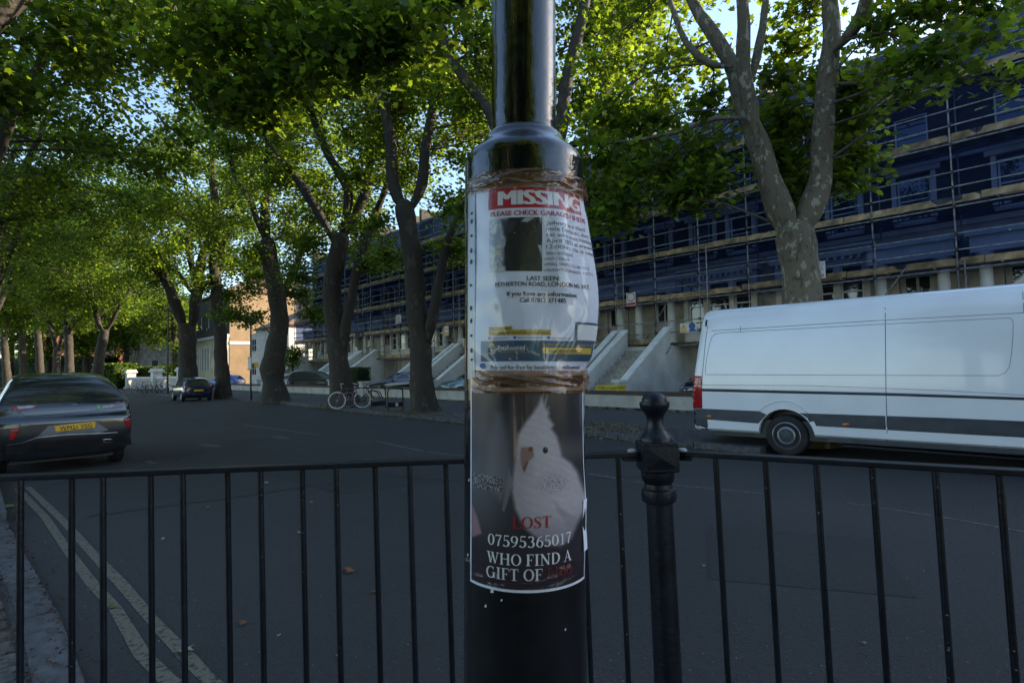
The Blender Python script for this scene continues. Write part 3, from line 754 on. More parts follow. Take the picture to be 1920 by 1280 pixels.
# balustrade wall down the street
m_bal = M('balustrade_white', (0.66, 0.64, 0.6), rough=.7, var=.1, scale=2)
bA, bB = G(205, 727, .12), G(345, 732, .12)
bt = (bB - bA); bl = bt.length; bt.normalize()
bw_ = thing('balustrade', 'white balustrade wall with panelled piers behind the parked bicycles', 'balustrade', bA, math.atan2(bt.y, bt.x))
MB().b2(0, bl, -.18, .18, 0, .35).build('plinth', m_bal, bw_); MB().b2(0, bl, -.2, .2, 1.15, 1.38).build('top_rail', m_bal, bw_)
bal_me = MB().lathe([(.07, .35), (.06, .42), (.11, .62), (.06, .9), (.06, 1.05), (.09, 1.15)], 8).mesh('baluster'); bal_me.materials.append(m_bal)
for x in np.arange(.4, bl, .32):
    shared('baluster', bal_me, (x, 0, 0), parent=bw_)
for fx_ in (.02, .35, .7, .99):
    x = bl * fx_; MB().b2(x - .45, x + .45, -.45, .45, 0, 1.85).b2(x - .6, x + .6, -.6, .6, 1.85, 2.05).b2(x - .5, x + .5, -.5, .5, 2.05, 2.25).b2(x - .62, x + .62, -.62, .62, .0, .2).build('pier', m_bal, bw_, bevel=.03)
# ------------------------------------------------------------------ signs on the scaffolding
m_sw = M('sign_white', (0.7, 0.68, 0.66), rough=.5, var=.05); m_sr = M('sign_red', (0.5, 0.03, 0.03), rough=.5, var=.05); m_sb = M('sign_blue', (0.03, 0.1, 0.35), rough=.5, var=.05)
def flat(root, poly, mat, name, z):
    """printed shape on a board: local x right, local z up"""
    return MB().add([(a, -z, b) for a, b in poly], [list(range(len(poly)))]).build(name, mat, root)
def rect(a, b, c, d): return [(a, c), (b, c), (b, d), (a, d)]
def sign(name, label, px, py, wpx, hpx, p, rows, base=None, group=None):
    c = PP(px, py, p); k = (c.y) / F
    w, h = wpx * k * 1.35, hpx * k
    root = thing(name, label, 'sign', c, A_ST, group)
    MB().b2(-w / 2, w / 2, 0, .012, -h / 2, h / 2).build('board', base or m_sw, root)
    for r in rows:
        if r[0] == 't':
            V, Fc = text2d(r[1]); V = fit(V, r[2] * w, r[3] * w, r[4] * h, r[5] * h)
            MB().add([(a, -.006, b) for a, b in V], Fc).build('lettering', r[6], root)
        elif r[0] == 'r': flat(root, rect(r[1] * w, r[2] * w, r[3] * h, r[4] * h), r[5], 'printed_panel', .003)
        elif r[0] == 'c':
            flat(root, [(r[1] * w + math.cos(a) * r[3] * w, r[2] * h + math.sin(a) * r[3] * w) for a in np.linspace(0, 2 * math.pi, 20)[:-1]], r[4], 'printed_disc', r[5] if len(r) > 5 else .003)
        elif r[0] == 'y': flat(root, [(r[1] * w, r[2] * h), (r[3] * w, r[2] * h), ((r[1] + r[3]) / 2 * w, r[4] * h)], r[5], 'printed_triangle', r[6] if len(r) > 6 else .003)
    return root
SP = FP - 1.47
PAT = [('t', 'WARNING', -.42, .42, .26, .42, m_sr), ('t', 'PATROL', -.42, .42, -.02, .2, m_ink), ('t', 'DOGS', -.3, .3, -.2, -.06, m_ink), ('r', -.42, .42, -.3, -.25, m_sr), ('r', -.42, .42, -.42, -.35, m_sr)]
sign('warning_sign', 'white and red patrol warning board beside the big pale forked trunk', 1530, 507, 24, 32, SP, PAT)
sign('warning_sign', 'white and red patrol warning board on the blue netting above the stair', 747, 598, 14, 16, SP, PAT)
sign('warning_sign', 'white and red patrol warning board low on the poles beside the thick twin trunk', 666, 658, 12, 15, SP, PAT)
sign('warning_sign', 'white and red patrol warning board low on the poles beside the black lamp post', 864, 643, 14, 17, SP, PAT)
sign('prohibition_sign', 'white no entry for pedestrians board with red ring over the white stair', 1183, 561, 15, 25, SP, [('c', 0, .17, .42, m_sr), ('c', 0, .17, .34, m_sw, .005), ('r', -.08, .08, .02, .34, m_ink), ('r', -.45, .45, -.45, -.25, m_sr)])
sign('hazard_sign', 'yellow triangle and blue disc safety board beside the rear of the white van', 1290, 614, 25, 18, SP, [('y', -.45, -.1, -.08, .42, m_yellow), ('c', .25, .14, .2, m_sb), ('r', -.46, -.06, -.45, -.2, m_yellow), ('r', .06, .46, -.45, -.2, m_sb), ('r', .22, .28, .0, .3, m_sw)])
sign('hazard_sign', 'small white board with yellow triangle over the second white stair', 837, 620, 10, 18, SP, [('y', -.4, .05, .4, .4, m_yellow), ('r', -.42, .42, -.45, -.15, m_yellow)])
# hedge, bins
def leaf_box(c, d, rz, n, size, seed):
    r = np.random.default_rng(seed); q = r.uniform(-1, 1, (n, 3)); ax = r.integers(0, 3, n); q[np.arange(n), ax] = np.sign(q[np.arange(n), ax]) * (1 - r.random(n) * .12)
    q *= np.array(d) / 2 * (1 + r.normal(0, .03, (n, 1))); ca, sa = math.cos(rz), math.sin(rz)
    return np.stack([c[0] + q[:, 0] * ca - q[:, 1] * sa, c[1] + q[:, 0] * sa + q[:, 1] * ca, c[2] + q[:, 2]], 1)
# ================================================================== lamp post with two notices
PD = 0.93; RP = 0.099
ax0, ax1 = D(981.5, 60, PD), D(984.5, 1220, PD)
axd = (ax0 - ax1).normalized()
PO = ax1 - axd * (ax1.z / axd.z)               # where the post meets the ground
px_ = Vector((1, 0, 0)); py_ = axd.cross(px_).normalized(); px_ = py_.cross(axd).normalized()
PM = Matrix((px_, py_, axd)).transposed().to_4x4(); PM.translation = PO
PMI = PM.inverted()
def cyl(px, py, r=RP + .0015):
    o = PMI @ CP; d = PMI.to_3x3() @ ray(px, py)
    a = d.x ** 2 + d.y ** 2; b = 2 * (o.x * d.x + o.y * d.y); c = o.x ** 2 + o.y ** 2 - r * r
    disc = max(0.0, b * b - 4 * a * c); t = (-b - math.sqrt(disc)) / (2 * a)
    q = o + d * t
    return math.atan2(q.x, -q.y) * r, q.z
def wrap(u, v, r=RP + .0015):
    f = u / (RP + .0015)
    return Vector((r * math.sin(f), -r * math.cos(f), v))
def zsil(y): return (PMI @ D(984, y, PD)).z
lamp = thing('lamp_post', 'black gloss painted lamp post with two taped notices in front of the railing', 'lamp post')
lamp.matrix_world = PM
z_up = zsil(246)
prof = [(.14, 0), (.14, .04), (.125, .1), (RP + .004, .16), (RP, .2), (RP, zsil(318)), (RP - .0008, zsil(310)), (.0955, zsil(302)), (.0905, zsil(295.5)), (.084, zsil(289)), (.077, zsil(282)), (.0715, zsil(276)), (.068, zsil(270)), (.0665, zsil(265)), (.064, zsil(261)), (.060, zsil(257)), (.056, zsil(254))]
MB().lathe(prof, 96).build('base_tube', m_black, lamp, smooth=50)
MB().lathe([(.0545, z_up - .02), (.0545, z_up + .6), (.05, 3.6), (.045, 5.6)], 64).build('shaft', m_black, lamp, smooth=50)
ar = MB().tube([(0, 0, 5.55), (0, .1, 5.75), (0, .5, 5.85), (0, .8, 5.85)], .03, 12); ar.build('bracket', m_black, lamp, smooth=60)
hd = MB().lathe([(.02, 0), (.12, -.02), (.2, -.08), (.21, -.16), (.16, -.18)], 24, Matrix.Translation((0, .85, 5.92))).build('lantern', m_black, lamp, smooth=50)
MB().b2(-.035, .035, -RP - .004, -RP + .01, .35, .75).build('access_door', m_black, lamp, bevel=.004)
# scraps of old tape and paint flakes
fl = MB()
for x, y, w in ((922, 1108, 3), (910, 1136, 2), (877, 1040, 2), (879, 900, 2), (940, 1125, 1.5), (1060, 1180, 1.5)):
    u, v = cyl(x, y); k = w * .0008
    fl.add([wrap(u - k, v - k), wrap(u + k * 1.4, v - k * .6), wrap(u + k, v + k * 2), wrap(u - k * .6, v + k * 1.2)], [(0, 1, 2, 3)])
fl.build('paint_flakes', m_white, lamp)['kind'] = 'stuff'

def sleeve_off(u, v):
    """how far the loose plastic and paper stand off the post"""
    zc = cyl(1000, 560)[1]; zt = cyl(1000, 345)[1]; zb = cyl(1000, 700)[1]
    k = max(0.0, min(1.0, (zt - v) / .04)) * max(0.0, min(1.0, (v - zb) / .03)); k = k * k * (3 - 2 * k)
    b = .024 * math.exp(-((u - .125) / .04) ** 2) * math.exp(-((v - zc) / .11) ** 2) * k
    c = .009 * math.exp(-((u - .055) / .018) ** 2) * math.exp(-((v - (zc + .06)) / .08) ** 2) * k
    return b + c + .0012 * k * math.sin(u * 70 + v * 20)
def sheet_grid(name, u0, u1, v0, v1, nu, nv, off, mat, parent, color=None, base=.002):
    vs = []; cols = []
    for j in range(nv):
        for i in range(nu):
            a, b = i / (nu - 1), j / (nv - 1); u, v = u0 + (u1 - u0) * a, v1 + (v0 - v1) * b
            vs.append(wrap(u, v, RP + base + off(u, v)))
    mb = MB().add(vs, [(j * nu + i, (j + 1) * nu + i, (j + 1) * nu + i + 1, j * nu + i + 1) for j in range(nv - 1) for i in range(nu - 1)])
    o = mb.build(name, mat, parent, smooth=True)
    if color is not None:
        at = o.data.color_attributes.new('print', 'FLOAT_COLOR', 'POINT')
        us = np.linspace(u0, u1, nu); pxs = np.array([proj(PM @ wrap(u, (v0 + v1) / 2, RP + base))[0] for u in us])
        A, B = np.meshgrid((pxs - pxs[0]) / (pxs[-1] - pxs[0]), np.linspace(0, 1, nv)); c = color(A, B)
        at.data.foreach_set('color', np.concatenate([c, np.ones((nv, nu, 1))], 2).astype(np.float32).ravel())
    return o
CAPH = text2d('H')[0][:, 1].max()
def printed(name, txt, xl, xr, yt, yb, mat, parent, off, bold=.0, base=.0026, sub=True, slope=0.0):
    V, Fc = text2d(txt, bold) if isinstance(txt, str) else txt; nl = max(1, len(V) / 3)
    ym = (yt + yb) / 2
    u0, u1 = cyl(xl, ym)[0], cyl(xr, ym)[0]; xm = 985
    v1, v0 = cyl(xm, yt)[1], cyl(xm, yb)[1]
    if isinstance(txt, str): V = np.stack([fit(V, u0, u1, 0, 1)[:, 0], v0 + V[:, 1] / CAPH * (v1 - v0)], 1)   # yb is the baseline, yt the cap height
    else: V = fit(V, u0, u1, v0, v1)
    vs = [wrap(a, b - slope * (a - u0), RP + base + off(a, b) + (.00004 * int(i / nl) if bold else 0)) for i, (a, b) in enumerate(V)]
    return MB().add(vs, Fc).build(name, mat, parent)
def panel(name, xl, xr, yt, yb, mat, parent, off, base=.0024, nu=24, nv=4):
    ym = (yt + yb) / 2
    return sheet_grid(name, cyl(xl, ym)[0], cyl(xr, ym)[0], cyl(985, yb)[1], cyl(985, yt)[1], nu, nv, off, mat, parent, base=base)
# --- colours of printed pictures
def sstep(a, b, x):
    t = np.clip((x - a) / (b - a), 0, 1); return t * t * (3 - 2 * t)
def vnoise(A, B, sx, sy, seed):
    r = np.random.default_rng(seed); g = r.random((int(sy) + 3, int(sx) + 3)); x = A * sx; y = B * sy
    i = np.floor(x).astype(int); j = np.floor(y).astype(int); fx = x - i; fy = y - j; fx = fx * fx * (3 - 2 * fx); fy = fy * fy * (3 - 2 * fy)
    return (g[j, i] * (1 - fx) + g[j, i + 1] * fx) * (1 - fy) + (g[j + 1, i] * (1 - fx) + g[j + 1, i + 1] * fx) * fy
def lay(img, mask, col):
    return img * (1 - mask[..., None]) + np.array(col) * mask[..., None]
def ell(A, B, cx, cy, rx, ry, soft=.15, rot=0.0, asp=1.79):
    x = A - cx; y = (B - cy) * asp; c, s = math.cos(rot), math.sin(rot); x, y = x * c + y * s, -x * s + y * c
    return 1 - sstep(1 - soft, 1 + soft, np.sqrt((x / rx) ** 2 + (y / (ry * asp)) ** 2))
def polymask(A, B, pts, soft=.012, asp=1.79):
    """soft inside test by signed distance to a polygon"""
    X, Y = A, B * asp; P = [(x, y * asp) for x, y in pts]; d = np.full(A.shape, 9.0); ins = np.zeros(A.shape, bool)
    for (x0, y0), (x1, y1) in zip(P, P[1:] + P[:1]):
        ex, ey = x1 - x0, y1 - y0; t = np.clip(((X - x0) * ex + (Y - y0) * ey) / (ex * ex + ey * ey + 1e-12), 0, 1)
        d = np.minimum(d, np.hypot(X - x0 - t * ex, Y - y0 - t * ey))
        c = ((Y >= y0) != (Y >= y1)); ins ^= c & (X < (x1 - x0) * (Y - y0) / ((y1 - y0) if y1 != y0 else 1e-9) + x0)
    return 1 - sstep(-soft, soft, np.where(ins, -d, d))
def cockatiel(A, B):
    # coordinates from the notice: a to the right, b down
    q = lambda pts: [((x - 96) / 609, (y - 131) / 1091) for x, y in pts]
    img = np.zeros(A.shape + (3,)) + np.array((.035, .032, .036))
    n1 = vnoise(A, B, 5, 7, 1); n2 = vnoise(A, B, 60, 90, 2); n3 = vnoise(A, B, 16, 24, 3)
    img = lay(img, sstep(.55, .0, A) * sstep(.0, .25, B) * sstep(.85, .45, B) * .75, (.16, .16, .19))
    img = lay(img, polymask(A, B, q([(225, 250), (260, 260), (300, 420), (310, 640), (255, 740), (180, 640), (190, 420)]), .05) * .5, (.24, .24, .29))
    img = lay(img, sstep(.1, .0, np.abs(B - .31)) * sstep(.6, .8, A) * .5, (.14, .13, .13))
    img = lay(img, sstep(.68, .98, B) * .8, (.035, .022, .034))
    img = lay(img, polymask(A, B, q([(96, 790), (130, 860), (150, 940), (96, 980)]), .015), (.33, .2, .23))
    img *= (.8 + .4 * n1)[..., None]
    br = polymask(A, B, q([(96, 605), (170, 605), (265, 615), (268, 690), (96, 690)]), .01)
    n4 = np.random.default_rng(8).random(A.shape); img = lay(img, br, (.05, .05, .055)); img = lay(img, br * (n4 > .72), (.5, .5, .55))
    # tail feathers behind
    img = lay(img, polymask(A, B, q([(300, 560), (325, 640), (275, 800), (262, 795), (285, 660)]), .008) * .6, (.28, .25, .28))
    bird = polymask(A, B, q([(345, 420), (352, 370), (395, 300), (430, 255), (462, 205), (478, 160), (486, 170), (500, 215), (522, 250), (515, 272), (545, 320), (530, 335), (562, 385),
                             (578, 440), (590, 500), (640, 545), (672, 600), (692, 680), (712, 760), (702, 830), (670, 900), (640, 970), (585, 1000), (520, 985), (450, 940), (380, 880), (335, 780), (318, 690), (322, 610), (335, 520)]), .026)
    for f_ in ([(440, 290), (470, 215), (492, 136), (484, 200), (462, 280)], [(455, 300), (490, 220), (514, 138), (504, 210), (480, 300)], [(470, 310), (505, 240), (522, 215), (512, 265), (490, 320)], [(490, 340), (520, 320), (548, 318), (530, 345), (505, 370)], [(505, 380), (540, 365), (566, 388), (545, 400)], [(640, 560), (668, 590), (672, 625), (640, 600)]):
        bird = np.maximum(bird, polymask(A, B, q(f_), .014) * .9)
    col = np.zeros_like(img) + np.array((.50, .45, .49))
    sh = ell(A, B, .55, .28, .22, .16, .6); col = lay(col, sh * .55, (.66, .60, .63))
    col = lay(col, ell(A, B, .62, .53, .28, .1, .9) * .6, (.62, .55, .59))
    col = lay(col, sstep(.58, .8, B) * .75, (.24, .19, .24))
    col = lay(col, polymask(A, B, q([(545, 745), (600, 800), (680, 880), (640, 960), (600, 860), (560, 800)]), .02) * .6, (.3, .26, .3))
    col = lay(col, ell(A, B, .42, .52, .1, .16, .9) * .35, (.36, .32, .37))
    col = lay(col, polymask(A, B, q([(345, 420), (400, 440), (440, 500), (440, 600), (330, 600)]), .04) * .3, (.36, .31, .33))
    fe = np.sin(A * 40 - B * 150 + n1 * 5 + n3 * 3) * .5 + .5; edge = sstep(.25, 1.0, bird); col *= ((.86 + .10 * fe * n3 + .07 * n2) * (.72 + .28 * edge))[..., None]
    col = lay(col, ell(A, B, .47, .36, .05, .06, .9) * .35, (.40, .32, .32)); col = lay(col, ell(A, B, .70, .36, .05, .03, .9) * .35, (.58, .48, .46))
    img = img * (1 - bird[..., None]) + col * bird[..., None]
    img = lay(img, polymask(A, B, q([(366, 442), (432, 438), (438, 490), (408, 520), (386, 578), (366, 540), (362, 480)]), .01), (.30, .19, .16))
    img = lay(img, polymask(A, B, q([(395, 520), (408, 520), (386, 578), (374, 560)]), .008), (.16, .09, .08))
    img = lay(img, ell(A, B, .53, .294, .018, .0125, .3), (.16, .08, .06))
    img = lay(img, ell(A, B, .663, .301, .024, .0165, .25), (.012, .01, .01))
    img = lay(img, ell(A, B, .668, .296, .006, .004, .4), (.3, .3, .3))
    spk = ell(A, B, .73, .475, .12, .04, .8) * (n4 > .72); img = lay(img, spk * .85, (.04, .035, .04))
    return np.clip(img * .82, 0.003, 1)
def cat_photo(A, B):
    q = lambda pts: [((x - 303) / 635, (y - 540) / 665) for x, y in pts]
    n1 = vnoise(A, B, 7, 8, 5); n2 = vnoise(A, B, 24, 24, 6)
    img = np.zeros(A.shape + (3,)) + np.array((.012, .013, .016))
    left = 1 - sstep(.26, .38, A + .12 * (n1 - .5) + .1 * B * (B < .9))
    img = lay(img, left, (.34, .40, .52)); m = left * sstep(.45, .6, n2 * .6 + n1 * .4); img = lay(img, m, (.58, .56, .44))
    img = lay(img, polymask(A, B, q([(440, 545), (620, 600), (600, 760), (470, 700)]), .03, 1.05) * .9, (.03, .04, .05))
    img = lay(img, polymask(A, B, q([(690, 590), (740, 545), (850, 545), (760, 600)]), .02, 1.05), (.42, .44, .46))
    img = lay(img, polymask(A, B, q([(885, 885), (936, 885), (936, 1040), (905, 960)]), .02, 1.05), (.45, .5, .58))
    catm = polymask(A, B, q([(500, 1200), (490, 900), (540, 760), (600, 690), (635, 600), (655, 543), (680, 600), (720, 640), (800, 700), (880, 860), (930, 1000), (930, 1200)]), .02, 1.05)
    img = lay(img, catm, (.006, .006, .007))
    img = lay(img, ell(A, B, .475, .29, .02, .012, .4, 0, 1.05), (.2, .17, .05)); img = lay(img, ell(A, B, .6, .375, .015, .012, .5, 0, 1.05) * .6, (.1, .06, .05))
    return np.clip(img, .003, 1)

# --- the upper notice in its punched plastic pocket
m_paper = M('white_paper', (0.72, 0.75, 0.86), rough=.45, var=.02)
m_pocket = film_mat('clear_plastic', (.97, .97, .98), .04, .02, (.5, .55, .6), .06, .22, 18, (1, 1, .4))
m_stripP = sheet_mat('milky_plastic', (.9, .92, .95), .25, (.45, .5, .56), rough=.2, spec=.6)
m_tape = film_mat('brown_packing_tape', (.80, .60, .44), .06, .30, (.20, .11, .06), .12, .6, 34, (1, 1, 2.0))
m_printr = M('red_print', (0.46, 0.012, 0.035), rough=.45, var=.03); m_printw = M('white_print', (0.75, 0.75, 0.76), rough=.45, var=.02)
m_printk = M('black_print', (0.02, 0.02, 0.024), rough=.5, var=.05); m_printg = M('grey_print', (0.10, 0.10, 0.12), rough=.5, var=.05)
m_teal = M('teal_print', (0.03, 0.085, 0.14), rough=.45, var=.05); m_gold = M('gold_print', (0.58, 0.40, 0.03), rough=.45, var=.04); m_printb = M('blue_print', (0.03, 0.12, 0.4), rough=.5, var=.04)
hang = thing('missing_cat_notice', 'white missing cat notice in a punched plastic pocket taped round the post', 'notice'); hang.matrix_world = PM
zt, zb = cyl(985, 343)[1], cyl(985, 704)[1]
UL = cyl(893, 520)[0]
sheet_grid('paper', UL, .128, zb, zt, 60, 60, sleeve_off, m_paper, hang, base=.002)
panel('title_band', 917, 1085, 351, 389, m_printr, hang, sleeve_off, nv=8)
printed('title_text', 'MISSING', 934, 1084, 357, 383, m_printw, hang, sleeve_off, .06, .0029)
printed('warning_text', 'PLEASE CHECK GARAGES / SHEDS', 921, 1089, 394, 403, m_printr, hang, sleeve_off, .025)
c0 = cyl(918, 456); c1 = cyl(1016, 456)
sheet_grid('cat_picture', c0[0], c1[0], cyl(985, 508)[1], cyl(985, 407)[1], 90, 96, sleeve_off, vcol_mat('printed_picture', .4), hang, cat_photo, base=.0025)
for k, (t, xr) in enumerate((('Johnny is a black', 1089), ('male Domestic short', 1092), ('cat who went missing', 1093), ('April 2022 at around', 1093), ('12:00hrs. He is neutered', 1096), ('microchipped.', 1068))):
    printed('body_text', t, 1023, xr, 412.5 + k * 11.4, 420 + k * 11.4, m_printg, hang, sleeve_off, 0, sub=False)
for k, (t, xr) in enumerate((('xNO COLLAR', 1060), ('xSMALL WHITE PURSE ON CHEST', 1088), ('xSLIGHTLY INWARD TEETH', 1090))):
    printed('hand_text', t, 1020, xr, 481.5 + k * 10.5, 487 + k * 10.5, m_printg, hang, sleeve_off, .0)
printed('heading_text', 'LAST SEEN:', 988, 1044, 517, 525.5, m_printk, hang, sleeve_off, .015)
printed('heading_text', 'PETHERTON ROAD, LONDON N5 2RT.', 929, 1087, 528, 536, m_printk, hang, sleeve_off, .02)
printed('heading_text', 'If you have any information:', 951, 1073, 546, 554.5, m_printk, hang, sleeve_off, .022)
printed('heading_text', 'Call 07812 371485', 975, 1055, 558, 566.5, m_printk, hang, sleeve_off, .022)
panel('help_band', 916, 961, 611, 620, m_gold, hang, sleeve_off); panel('help_band', 916, 1033, 617.5, 628, m_gold, hang, sleeve_off, base=.0025)
printed('help_text', 'YOU CAN HELP!', 918, 958, 613, 618, m_printk, hang, sleeve_off, .015, .003); printed('help_text', 'Please photograph this and share on social media.', 918, 1031, 620, 626, m_printk, hang, sleeve_off, .0, .003)
for x0, x1, t in ((917, 954, 'www.petsreunited.com'), (965, 1016, 'facebook.com/petsreunited'), (1028, 1066, 'twitter.com/petsreunited')):
    panel('icon', x0 - 2, x0 + 3, 630, 635, m_printb, hang, sleeve_off, nu=3); printed('link_text', t, x0 + 6, x1, 631, 634.5, m_printg, hang, sleeve_off, 0)
panel('footer_band', 903, 1094, 638, 677, m_teal, hang, sleeve_off, nv=8)
panel('code_frame', 1071, 1099, 601, 640, m_teal, hang, sleeve_off, base=.0027); panel('code_blank', 1074, 1097, 606, 636, m_printw, hang, sleeve_off, base=.0030)
panel('footer_box', 1016, 1091, 651, 663, m_gold, hang, sleeve_off, base=.0029); printed('footer_text', 'https://bit.ly/3EK9KD', 1029, 1080, 654, 661, m_printk, hang, sleeve_off, .0, .0033)
printed('footer_text', 'Pets', 933.5, 950, 647, 656, m_printw, hang, sleeve_off, .03, .0031); printed('footer_text', 'Reunited', 950.5, 984, 647, 656, m_printw, hang, sleeve_off, .005, .0031)
printed('footer_text', 'www.petsreunited.com', 934, 984, 657, 660, m_gold, hang, sleeve_off, 0, .0031)
printed('footer_text', 'FOR MORE DETAILS SCAN THE QR CODE OR VISIT', 1016, 1092, 644, 648, m_gold, hang, sleeve_off, 0, .0031)
hu = [(0, 0), (1, 0), (1, .55), (1.15, .55), (.5, 1), (-.15, .55), (0, .55)]; hi = [(.1, .1), (.9, .1), (.9, .5), (.5, .8), (.1, .5)]
printed('house_emblem', (np.array(hu, float), [list(range(7))]), 914, 931, 642, 662, m_gold, hang, sleeve_off, base=.0029)
printed('house_emblem', (np.array(hi, float), [list(range(5))]), 916.5, 928.5, 646, 660, m_teal, hang, sleeve_off, base=.0032)
def discs(L):
    V = []; Fc = []
    for x, y, r in L:
        b = len(V); V += [(x + math.cos(a) * r, y + math.sin(a) * r) for a in np.linspace(0, 2 * math.pi, 10)[:-1]]; Fc.append(list(range(b, b + 9)))
    return np.array(V), Fc
printed('paw_emblem', discs([(.5, .25, .28), (.1, .55, .14), (.36, .8, .14), (.66, .8, .14), (.92, .55, .14)]), 918.5, 926.5, 648.5, 658, m_printw, hang, sleeve_off, base=.0035)
printed('imprint_text', 'Printed for free by localdirect.com/business', 921, 1084, 684, 692, m_printg, hang, sleeve_off, .02)
printed('imprint_mark', discs([(0, 0, .5)]), 901, 912, 680, 691, m_printb, hang, sleeve_off)
pk = lambda u, v: sleeve_off(u, v) + .0012 + .0010 * math.sin(u * 55 + 3 * math.sin(v * 35)) * math.sin(v * 40 + u * 31) + .0034 * math.exp(-((u - .078 - .014 * math.sin(v * 42)) / .0045) ** 2) + .0024 * math.exp(-((u - .035 - .010 * math.sin(v * 30)) / .004) ** 2) + .0022 * math.exp(-((u - .055 + .03 * math.sin(v * 25)) / .005) ** 2) + .0016 * math.exp(-((u + .03 - .02 * math.sin(v * 17)) / .009) ** 2)
sheet_grid('plastic_pocket', UL - .002, .131, zb - .002, zt + .008, 150, 120, pk, m_pocket, hang, base=.0035)
sheet_grid('punched_strip', cyl(879.5, 520)[0], UL - .001, zb - .006, zt - .002, 6, 40, lambda u, v: .001, m_stripP, hang, base=.0028)
m_hole = M('punched_hole_dark', (.008, .008, .01), rough=.6)
for y in (386, 402, 430, 459, 481, 527, 572, 597, 626, 655, 673):
    x = 889 - (abs(y - 540) < 200) * 3.5 + abs(y - 540) / 90; rr = random.uniform(.6, 1.1)
    big = y not in (386, 430, 527, 626, 673)
    printed('punched_hole', discs([(0, 0, .5)]), x - 2.2, x + 2.2, y - (5 if big else 3), y + (5 if big else 3), m_hole, hang, lambda u, v: .001, base=.0031)
def tape_off(seed):
    r = np.random.default_rng(seed); p = r.uniform(0, 6, 6)
    return lambda u, v: .0022 * abs(math.sin(u * 38 + p[0] + 2.2 * math.sin(v * 120 + p[1]))) ** 6 + .0012 * math.sin(v * 210 + p[2] + 3 * math.sin(u * 30 + p[3])) ** 2 * abs(math.sin(u * 21 + p[4]))
def tape(x0, x1, y0, y1, seed, extra=0.0):
    f = tape_off(seed); o = sheet_grid('tape', cyl(x0, (y0 + y1) / 2)[0], cyl(x1, (y0 + y1) / 2)[0] + extra, cyl(985, y1)[1], cyl(985, y0)[1], 120, 18, lambda u, v: f(u, v) + sleeve_off(u, v) * .5, m_tape, hang, base=.0058)
    return o
tape(884, 1092, 317, 349, 3, .03); tape(903, 1093, 334, 352, 4, .02)
tape(893, 1096, 694, 716, 5, .02); tape(890, 1095, 708, 738, 8, .02)
# --- the lower notice
lost = thing('lost_bird_notice', 'lost cockatiel notice with dark photograph and white border taped below', 'notice'); lost.matrix_world = PM
lo = lambda u, v: .0006 + .004 * math.exp(-((u - .115) / .02) ** 2) * math.exp(-((v - cyl(985, 980)[1]) / .06) ** 2)
lu0, lu1 = cyl(882.5, 920)[0], cyl(1094, 920)[0]; lz1, lz0 = cyl(985, 726)[1], cyl(985, 1111)[1]
sheet_grid('paper', lu0, lu1, lz0, lz1, 60, 40, lo, m_paper, lost, base=.0012)
bdr = .0042
sheet_grid('bird_picture', lu0 + bdr, lu1 - bdr, lz0 + bdr, lz1 - .006, 190, 320, lo, vcol_mat('glossy_print', .22, .5), lost, cockatiel, base=.0018)
